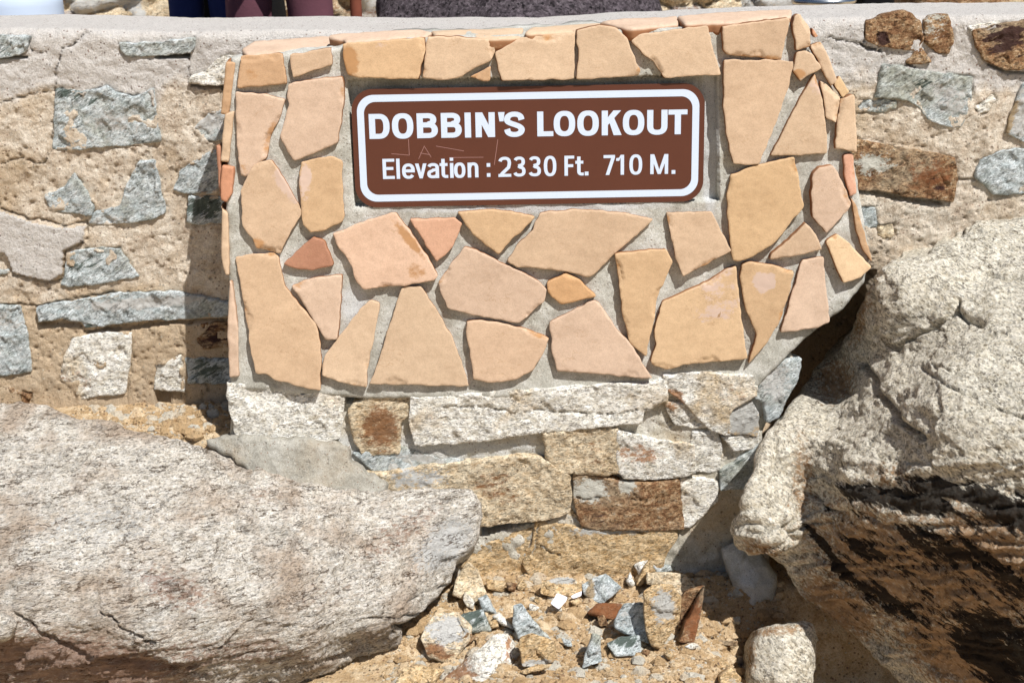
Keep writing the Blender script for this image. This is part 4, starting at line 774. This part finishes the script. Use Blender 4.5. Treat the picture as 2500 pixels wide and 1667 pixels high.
# ---------------------------------------------------------------- loose stones on the gravel
loose = [
 ("500,450 560,500 610,640 550,700 410,650 430,560", 'granite_tan', .10, -.05, 'yellow ochre upright rock leaning beside the tip of the flat boulder', []),
 ("985,580 1070,550 1150,545 1232,600 1200,655 1050,665 980,640", 'ochre', .06, -.03, 'flat brown-sided stone with a grey top behind the paper scraps', [('p', 1370, 1415, 40, 10, 0, 1)]),
 ("1235,590 1300,555 1380,525 1470,610 1410,660 1350,710 1250,650", 'blue', .10, .0, 'grey-green diamond-shaped stone right of the paper scraps', [('r', 1440, 1440, 12, 30, 0, .8)]),
 ("1275,770 1340,710 1480,715 1475,770 1440,815 1330,790", 'rusty', .07, 0, 'red-orange wedge stone in front of the diamond-shaped stone', [('r', 1480, 1490, 60, 30, 0, 1)]),
 ("1445,830 1500,730 1610,720 1650,870 1645,960 1560,925 1450,875", 'blue', .12, .02, 'grey angular slab lying left of the tall oval stone', [('p', 1520, 1510, 30, 30, 0, .4)]),
 ("1640,660 1700,612 1800,615 1855,685 1840,830 1790,910 1730,985 1680,970 1650,880 1640,780", 'ochre', .13, .05, 'tall oval grey and ochre stone standing at the shadow edge', [('p', 1620, 1480, 30, 40, 0, 1)]),
 ("1660,520 1780,520 1880,530 1945,610 1890,672 1820,655 1780,612 1660,590", 'granite_tan', .10, 0, 'pale lichen-yellow stone half in shade behind the tall oval stone', []),
 ("1400,970 1480,930 1590,918 1605,1040 1450,1042", 'blue', .07, -.01, 'dark striped slate piece flat on the gravel under the grey angular slab', [('d', 1510, 1560, 40, 15, 0, .7)]),
 ("795,850 800,735 850,730 900,800 970,880 1030,945 960,925 830,935", 'blue', .09, 0, 'grey-blue fin-shaped shard left of centre on the gravel', []),
 ("845,1000 850,940 920,915 1050,960 1062,1060 1000,1112 865,1105", 'ochre', .10, .0, 'orange-tan block with a grey base beside the rounded pale boulder', [('p', 1300, 1620, 50, 8, -8, .9)]),
 ("1240,1118 1250,1060 1300,915 1345,930 1352,1080", 'blue', .07, 0, 'slender grey upright shard in the middle of the gravel', []),
 ("215,930 250,850 300,790 430,780 510,860 505,940 400,1062 340,1072 260,1035", 'granite_tan', .16, .04, 'cream block with a brown broken underside beside the flat boulder', [('p', 1090, 1540, 50, 40, 0, .9), ('r', 1070, 1590, 40, 16, 20, .9)]),
 ("455,790 520,765 590,758 640,880 520,892", 'blue', .07, -.02, 'dark green-grey slate with white stripes above the rounded pale boulder', [('d', 1160, 1515, 40, 30, 0, .85)]),
 ("460,945 500,900 548,935 480,992", 'rusty', .05, .0, 'small brown stone between the cream block and the pale boulder', []),
 ("1862,945 1895,850 1950,740 2012,620 1995,740 1950,960", 'rusty', .08, 0, 'long red-brown shard standing beside the dark hollow', [('r', 1690, 1500, 20, 80, 0, .8)]),
 ("1850,870 1860,700 1900,640 2000,612 1920,760 1900,840", 'rusty', .08, .03, 'broad dark brown shard leaning behind the tall oval stone', [('d', 1670, 1480, 30, 40, 0, .3)]),
 ("620,560 740,580 720,640 630,622", 'ochre', .05, 0, 'small ochre stone near the foundation left corner', []),
 ("750,580 815,590 800,642 760,632", 'rusty', .04, 0, 'small red-brown stone right of the small ochre stone', []),
 ("850,550 880,600 842,636 820,612", 'ochre', .04, 0, 'narrow orange stone leaning against the foundation', []),
 ("470,690 480,640 540,700 532,752 490,730", 'granite', .05, .0, 'cream sliver lying against the yellow ochre rock', []),
 ("565,680 620,658 682,772 600,762", 'blue', .05, 0, 'small grey stone right of the cream sliver', []),
 ("1512,575 1540,518 1572,590 1542,612", 'granite', .05, 0, 'small white upright pebble below the foundation right end', []),
 ("1580,592 1615,520 1652,450 1658,545 1605,602", 'ochre', .06, .0, 'thin brown splinter stone leaning against the foundation base', []),
 ("1565,470 1600,452 1650,440 1625,530 1600,540", 'granite', .05, -.02, 'thin cream flake leaning behind the brown splinter', []),
 ("1675,462 1790,462 1805,500 1720,512", 'blue', .05, -.02, 'flat grey chip at the shadow edge by the foundation', []),
 ("2090,945 2222,955 2215,985 2095,975", 'rusty', .03, 0, 'small orange bar-shaped stone lying in the dark hollow', []),
 ("640,830 690,815 700,860 650,872", 'ochre', .03, 0, 'small round brown stone above the rounded pale boulder', []),
 ("660,800 700,765 790,870 720,850", 'granite', .05, -.02, 'pale wedge of rock beside the slate above the pale boulder', []),
 ("890,760 895,712 955,740 920,765", 'granite', .03, 0, 'small white chip left of the paper scraps', []),
 ("1330,800 1370,790 1395,850 1345,860", 'rusty', .03, 0, 'small brown chip under the red-orange wedge stone', []),
 ("1105,935 1160,955 1168,990 1125,985", 'blue', .02, 0, 'small grey flake alone on the gravel', []),
 ("1890,990 1940,965 1975,985 1930,1008", 'granite', .02, 0, 'small cream pebble near the dark hollow', []),
 ("2065,1095 2120,1060 2180,1105 2090,1125", 'ochre', .04, 0, 'small flat ochre stone left of the upright rounded boulder', []),
 ("2120,1190 2180,1130 2245,1190 2230,1300 2140,1300", 'ochre', .08, 0, 'ochre block cut by the bottom edge beside the upright rounded boulder', [('p', 1790, 1670, 20, 20, 0, .5)]),
 ("60,1200 100,1130 200,1110 340,1140 290,1200 250,1290 60,1290", 'ochre', .07, .0, 'rough ochre clod in the gap under the flat boulder', []),
 ("1610,1035 1620,1008 1670,1015 1655,1042", 'rusty', .02, 0, 'tiny orange stone right of the dark striped slate', []),
 ("1750,1030 1790,1010 1810,1055 1780,1068", 'ochre', .02, 0, 'tiny tan stone below the tall oval stone', []),
 ("840,1150 900,1125 1030,1105 1000,1130 880,1165", 'ochre', .03, .0, 'thin brown flake under the orange-tan block', []),
 ("920,690 940,665 968,690 950,715", 'ochre', .02, 0, 'tiny yellow pebble left of the paper scraps', []),
 ("1155,700 1200,685 1232,705 1190,735", 'ochre', .02, 0, 'little tan pebble just under the paper scraps', []),
]
for k, (s_, mt, dp, lift, lab, stn) in enumerate(loose):
    poly = px('H '+s_); P = np.array(poly); c = P.mean(0); P = c+(P-c)*1.12; poly = P.tolist(); lo = P[:, 1].max()
    gp = atZ(.004+max(0, 0))(np.array([c[0]]), np.array([lo-3]))[0]
    for _ in range(3): gp = atZ(float(ghgt(np.array([gp[0]]), np.array([gp[1]]))[0])+.014)(np.array([c[0]]), np.array([lo-3]))[0]
    rr = random.Random(k+50); tilt = rr.uniform(.25, .6) if lift <= 0 else rr.uniform(.1, .35)
    if 'diamond' in lab or 'flat' in lab: tilt = .9
    n = np.array([rr.uniform(-.3, .3), -1, tilt]); base = gp+np.array([0, -.0, .0])
    if gp[1] > -.045: base = pt(c[0], lo-3, -.045)
    mf = 10 if (P.max(0)-P.min(0)).max() < 30 else 14
    relief('loose_stone', poly, plane(base, n), M[mt], None, res=4.5 if mf > 10 else 3.2, thick=min(dp, .09)*.9, bev=.006 if mf > 10 else .004, jag=1.6, seed=400+k, stains=stn, noise=((.008, 9), (.004, 30)), facet=((.016, 15),) if mf > 10 else ((.009, 40),),
           back=(0, .9, -.45), shrink=.25, label=lab, cat='stone', group='loose stones lying on the gravel', step=3.6)
for s_, lab in (("1030,712 1072,645 1140,672 1128,700 1082,750", 'larger crumpled white paper scrap on the gravel'), ("1155,667 1195,645 1232,630 1226,665 1172,682", 'smaller white paper scrap touching the tan stone')):
    P = np.array(px('H '+s_)); base = atZ(.03)(np.array([P[:, 0].mean()]), np.array([P[:, 1].max()]))[0]
    relief('paper_scrap', P.tolist(), plane(base, (.1, -1, .8)), M['paper'], None, res=3, thick=.0012, bev=.0005, jag=.6, seed=470, noise=((.006, 40), (.003, 90)), label=lab, cat='paper', group='paper scraps on the gravel')
# gravel: countless chips, one object
rs = random.Random(5); GV = []; GF = []; gst = []
def chip(x, y, z, r):
    ph = rs.random()*6.28; n = rs.choice([5, 6]); b = len(GV); e = rs.uniform(.5, 1)
    for lv, (q, zz) in enumerate(((.8, -.3), (1, .15), (.55, .6))):
        for k in range(n):
            a = ph+6.283*k/n; j = rs.uniform(.75, 1.2); GV.append((x+r*q*j*math.cos(a), y+r*q*j*e*math.sin(a), z+r*zz*rs.uniform(.7, 1.2)))
    for lv in (0, 1):
        for k in range(n): GF.append([b+lv*n+k, b+lv*n+(k+1) % n, b+(lv+1)*n+(k+1) % n, b+(lv+1)*n+k])
    GF.append([b+2*n+k for k in range(n)])
    c = rs.choice([(0, 0, 0), (.9, 0, 0), (.9, 0, 0), (0, 0, 1), (0, 0, .5), (0, 0, 0), (0, 0, 0), (0, 0, 0)]); gst.extend([(*c, 1)]*(3*n))
pts_ = []
for _ in range(15000):
    if rs.random() < .78: x, y = rs.uniform(-.35, .75), rs.uniform(-.7, .02)
    else: x, y = rs.uniform(-1.3, -.76), rs.uniform(.03, .26)
    pts_.append((x, y))
pa = np.array(pts_); hz = ghgt(pa[:, 0], pa[:, 1])
for (x, y), z in zip(pts_, hz): chip(x, y, z, min(.026, .0024*(1/(rs.random()+.010))**.64))
tag(mesh('gravel', GV, GF, M['soil'], None, (0, -.3, 0), gst, smooth=False), 'loose ochre gravel chips and grit between the rocks', 'gravel', None, 'stuff')

# ---------------------------------------------------------------- beyond the wall
def tube(name, a, b, r, mat, parent=None, seg=24, rings=(1, 1)):
    a = np.array(a, float); b = np.array(b, float); V = []; Fc = []
    n = len(rings)
    for k, q in enumerate(rings):
        p = a+(b-a)*k/(n-1)
        for j in range(seg): V.append(p+r*q*np.array([math.cos(6.283*j/seg), math.sin(6.283*j/seg), 0]))
    for k in range(n-1):
        for j in range(seg): Fc.append([k*seg+j, k*seg+(j+1) % seg, (k+1)*seg+(j+1) % seg, (k+1)*seg+j])
    Fc.append(list(range(seg))); Fc.append([(n-1)*seg+j for j in range(seg)])
    return mesh(name, V, Fc, mat, parent)
def person(xp, Y, mtr, mtop, label, gap, lw, yaw=0.0):
    c = pt(xp, 30, Y); x = c[0]; root = empty('person', (x, Y, TZ), label, 'person')
    def skin(name, nodes, edges, mat):
        m = bpy.data.meshes.new(name); m.from_pydata([n[0] for n in nodes], edges, []); o = bpy.data.objects.new(name, m); COL.objects.link(o); o.parent = root; m.materials.append(mat)
        md = o.modifiers.new('skin', 'SKIN'); md.use_smooth_shade = True
        for v, n in zip(m.skin_vertices[0].data, nodes): v.radius = (n[1], n[1]*(n[2] if len(n) > 2 else 1))
        m.skin_vertices[0].data[0].use_root = True; s2 = o.modifiers.new('sub', 'SUBSURF'); s2.levels = 2; s2.render_levels = 2
        return o
    g = gap/2
    body = [((0, 0, .95), .13, .8), ((0, 0, 1.2), .12, .8), ((0, 0, 1.42), .15, .6), ((0, 0, 1.53), .055), ((0, -.01, 1.62), .085), ((0, -.01, 1.72), .08)]
    E = [(0, 1), (1, 2), (2, 3), (3, 4), (4, 5)]
    for s_ in (-1, 1):
        b = len(body); body += [((s_*g*.8, 0, .86), .085), ((s_*g, 0, .48), .055), ((s_*g, .02, .1), .038), ((s_*g, -.12, .035), .03)]; E += [(0, b), (b, b+1), (b+1, b+2), (b+2, b+3)]
        b = len(body); body += [((s_*.19, 0, 1.40), .05), ((s_*.24, .02, 1.12), .038), ((s_*.14, -.20, 1.16), .028), ((s_*.10, -.27, 1.17), .022)]; E += [(2, b), (b, b+1), (b+1, b+2), (b+2, b+3)]
        for q in range(4):
            f = len(body); body += [((s_*.08, -.31, 1.17+(q-1.5)*.017), .009), ((s_*.05, -.34-.006*(q in (1, 2)), 1.165+(q-1.5)*.017), .007)]; E += [(b+3, f), (f, f+1)]
    skin('body', body, E, M['skin'])
    tn = [((0, 0, 1.0), .15, .85)]; te = []
    for s_ in (-1, 1):
        b = len(tn); tn += [((s_*g*.85, 0, .84), lw*1.12), ((s_*g, 0, .5), lw*.95), ((s_*g, .01, .12), lw*.75)]; te += [(0, b), (b, b+1), (b+1, b+2)]
    skin('trousers', tn, te, mtr)
    sn = [((0, 0, .95), .15, .85), ((0, 0, 1.2), .145, .85), ((0, 0, 1.44), .16, .65)]; se = [(0, 1), (1, 2)]
    for s_ in (-1, 1):
        b = len(sn); sn += [((s_*.2, 0, 1.4), .066), ((s_*.245, .02, 1.16), .056)]; se += [(2, b), (b, b+1)]
    skin('shirt', sn, se, mtop)
    skin('hair', [((0, .03, 1.70), .09), ((0, .02, 1.77), .07)], [(0, 1)], M['hair'])
    for nm, off in (('nose', (0, -.105, 1.64)),):
        skin(nm, [(off, .012), ((0, -.10, 1.67), .008)], [(0, 1)], M['skin'])
person(683, 1.15, M['purple'], M['black'], 'person in dusty purple trousers standing just behind the wall', .222, .082)
person(455, 1.55, M['black'], M['black'], 'person in black trousers standing left of the one in purple', .0, .0) if False else None
person(505, 1.7, M['jeans'], M['black'], 'person in dark navy trousers standing farther back, left of the purple trousers', .16, .07)
# a black bag beyond them
def soft_box(name, c, sx, sy, sz, mat, parent=None, **k):
    bm = bmesh.new(); bmesh.ops.create_cube(bm, size=1)
    bmesh.ops.subdivide_edges(bm, edges=bm.edges, cuts=7, use_grid_fill=True)
    V = np.array([v.co[:] for v in bm.verts]); r = np.linalg.norm(V, axis=1); m = np.abs(V).max(1); V = V*(.72+.28*(m/r)*1.0)[:, None]*np.array([sx, sy, sz])*1.1
    V = V+.015*np.stack([fbm(V+c[0], 6, 3), fbm(V+7, 6, 3), fbm(V+13, 6, 3)], 1)
    Fc = [[v.index for v in f.verts] for f in bm.faces]; bm.free(); V = V+np.array(c)+np.array([0, 0, sz/2])
    return tag(mesh(name, V, Fc, mat, parent), **k)
bag = empty('backpack', (pt(620, 30, 2.3)[0], 2.3, TZ), 'black bulging backpack on the ground behind the purple trousers', 'bag')
soft_box('bag_body', (pt(560, 30, 2.3)[0], 2.3, TZ), .42, .3, .75, M['black'], bag); soft_box('bag_pocket', (pt(560, 30, 2.3)[0], 2.12, TZ), .28, .1, .4, M['black'], bag)
post = tube('iron_post', pt(870, 40, 1.6)*[1, 1, 0]+[0, 0, TZ], pt(870, 40, 1.6)*[1, 1, 0]+[0, 0, TZ+1.0], .022, M['rustpost'], rings=(1.3, 1.05, 1, 1, 1, 1, 1.02, .8))
tag(post, 'thin rusty red iron post standing behind the wall right of the purple trousers', 'post')
relief('boulder', px("X 885,-120 1100,-170 1500,-160 1640,-90 1655,30 1640,260 900,300 880,100"), tps([(885, 0, 1.6), (1640, 0, 1.6), (1250, -100, 1.45), (1250, 100, 1.2), (1000, 250, 1.2), (1600, 250, 1.2)]), M['darkrock'], None, res=8, thick=.6, bev=.15, jag=6, seed=500, noise=((.06, 3), (.03, 10), (.012, 40)), back=(0, 1, 0),
       label='dark speckled boulder showing above the wall top over the sign', cat='boulder')
fw = empty('far_stone_wall', (0, 3.4, TZ), 'low sunlit rubble wall far behind the people', 'wall')
XA = np.linspace(-2.6, 2.6, 260); ZA = np.linspace(TZ-.02, 2.05, 70)
a_, b_ = np.meshgrid(XA, ZA); V = np.stack([a_.ravel(), np.full(a_.size, 3.4), b_.ravel()], 1); d1, d2, cid = worley(V*np.array([1, 0, 1.6]), 5, 9); V[:, 1] -= .05*sm(d2-d1, 0, .2)+.03*fbm(V, 12, 4)
I = np.arange(a_.size).reshape(70, 260); fc = np.stack([I[:-1, :-1].ravel(), I[:-1, 1:].ravel(), I[1:, 1:].ravel(), I[1:, :-1].ravel()], 1).tolist()
n = len(V); Vb = V.copy(); Vb[:, 1] = 3.8; V2 = np.vstack([V, Vb]); fc = fc+[[q+n for q in f] for f in fc]
bd = list(I[0])+list(I[1:, -1])+list(I[-1, -2::-1])+list(I[-2:0:-1, 0])
fc += [[int(bd[k]), int(bd[(k+1) % len(bd)]), int(bd[(k+1) % len(bd)])+n, int(bd[k])+n] for k in range(len(bd))]
st = np.zeros((2*n, 4)); st[:n, 2] = (cid % 2)*.8; st[:n, 0] = (cid % 3 == 0)*.5
mesh('masonry', V2, fc, M['granite_tan'], fw, None, st)
def drum(xp, Y, r, ztop, label):
    c = pt(xp, 20, Y); root = empty('metal_drum', (c[0], Y, TZ), label, 'drum')
    tube('drum_body', (c[0], Y, TZ), (c[0], Y, 1.64), r, M['white'], root, 48, (1, 1, 1.03, 1, 1, 1.03, 1, 1, 1.0))
    tube('rim', (c[0], Y, ztop), (c[0], Y, ztop+.022), r*1.06, M['alu'], root, 48, (.98, 1.02, 1.02, .96))
drum(40, 1.25, .155, 1.470, 'round white drum with a shiny metal band behind the wall at the left edge')
drum(2010, 1.6, .11, 1.475, 'white drum with a shiny metal band behind the wall above the plinth right end')
bag2 = empty('backpack', (pt(2125, 20, 2.0)[0], 2.0, TZ), 'black backpack behind the wall right of the metal drum', 'bag')
soft_box('bag_body', (pt(2125, 20, 2.0)[0], 2.0, TZ), .13, .25, .72, M['black'], bag2); soft_box('bag_pocket', (pt(2125, 20, 2.0)[0], 1.86, TZ), .10, .08, .3, M['black'], bag2)
relief('boulder', px("X 2225,-60 2400,-50 2480,0 2490,120 2220,120"), atY(2.2), M['rusty'], None, res=7, thick=.5, bev=.08, seed=505, noise=((.03, 5), (.015, 20)), back=(0, 1, 0), label='red-brown rock behind the wall near the right edge', cat='rock')
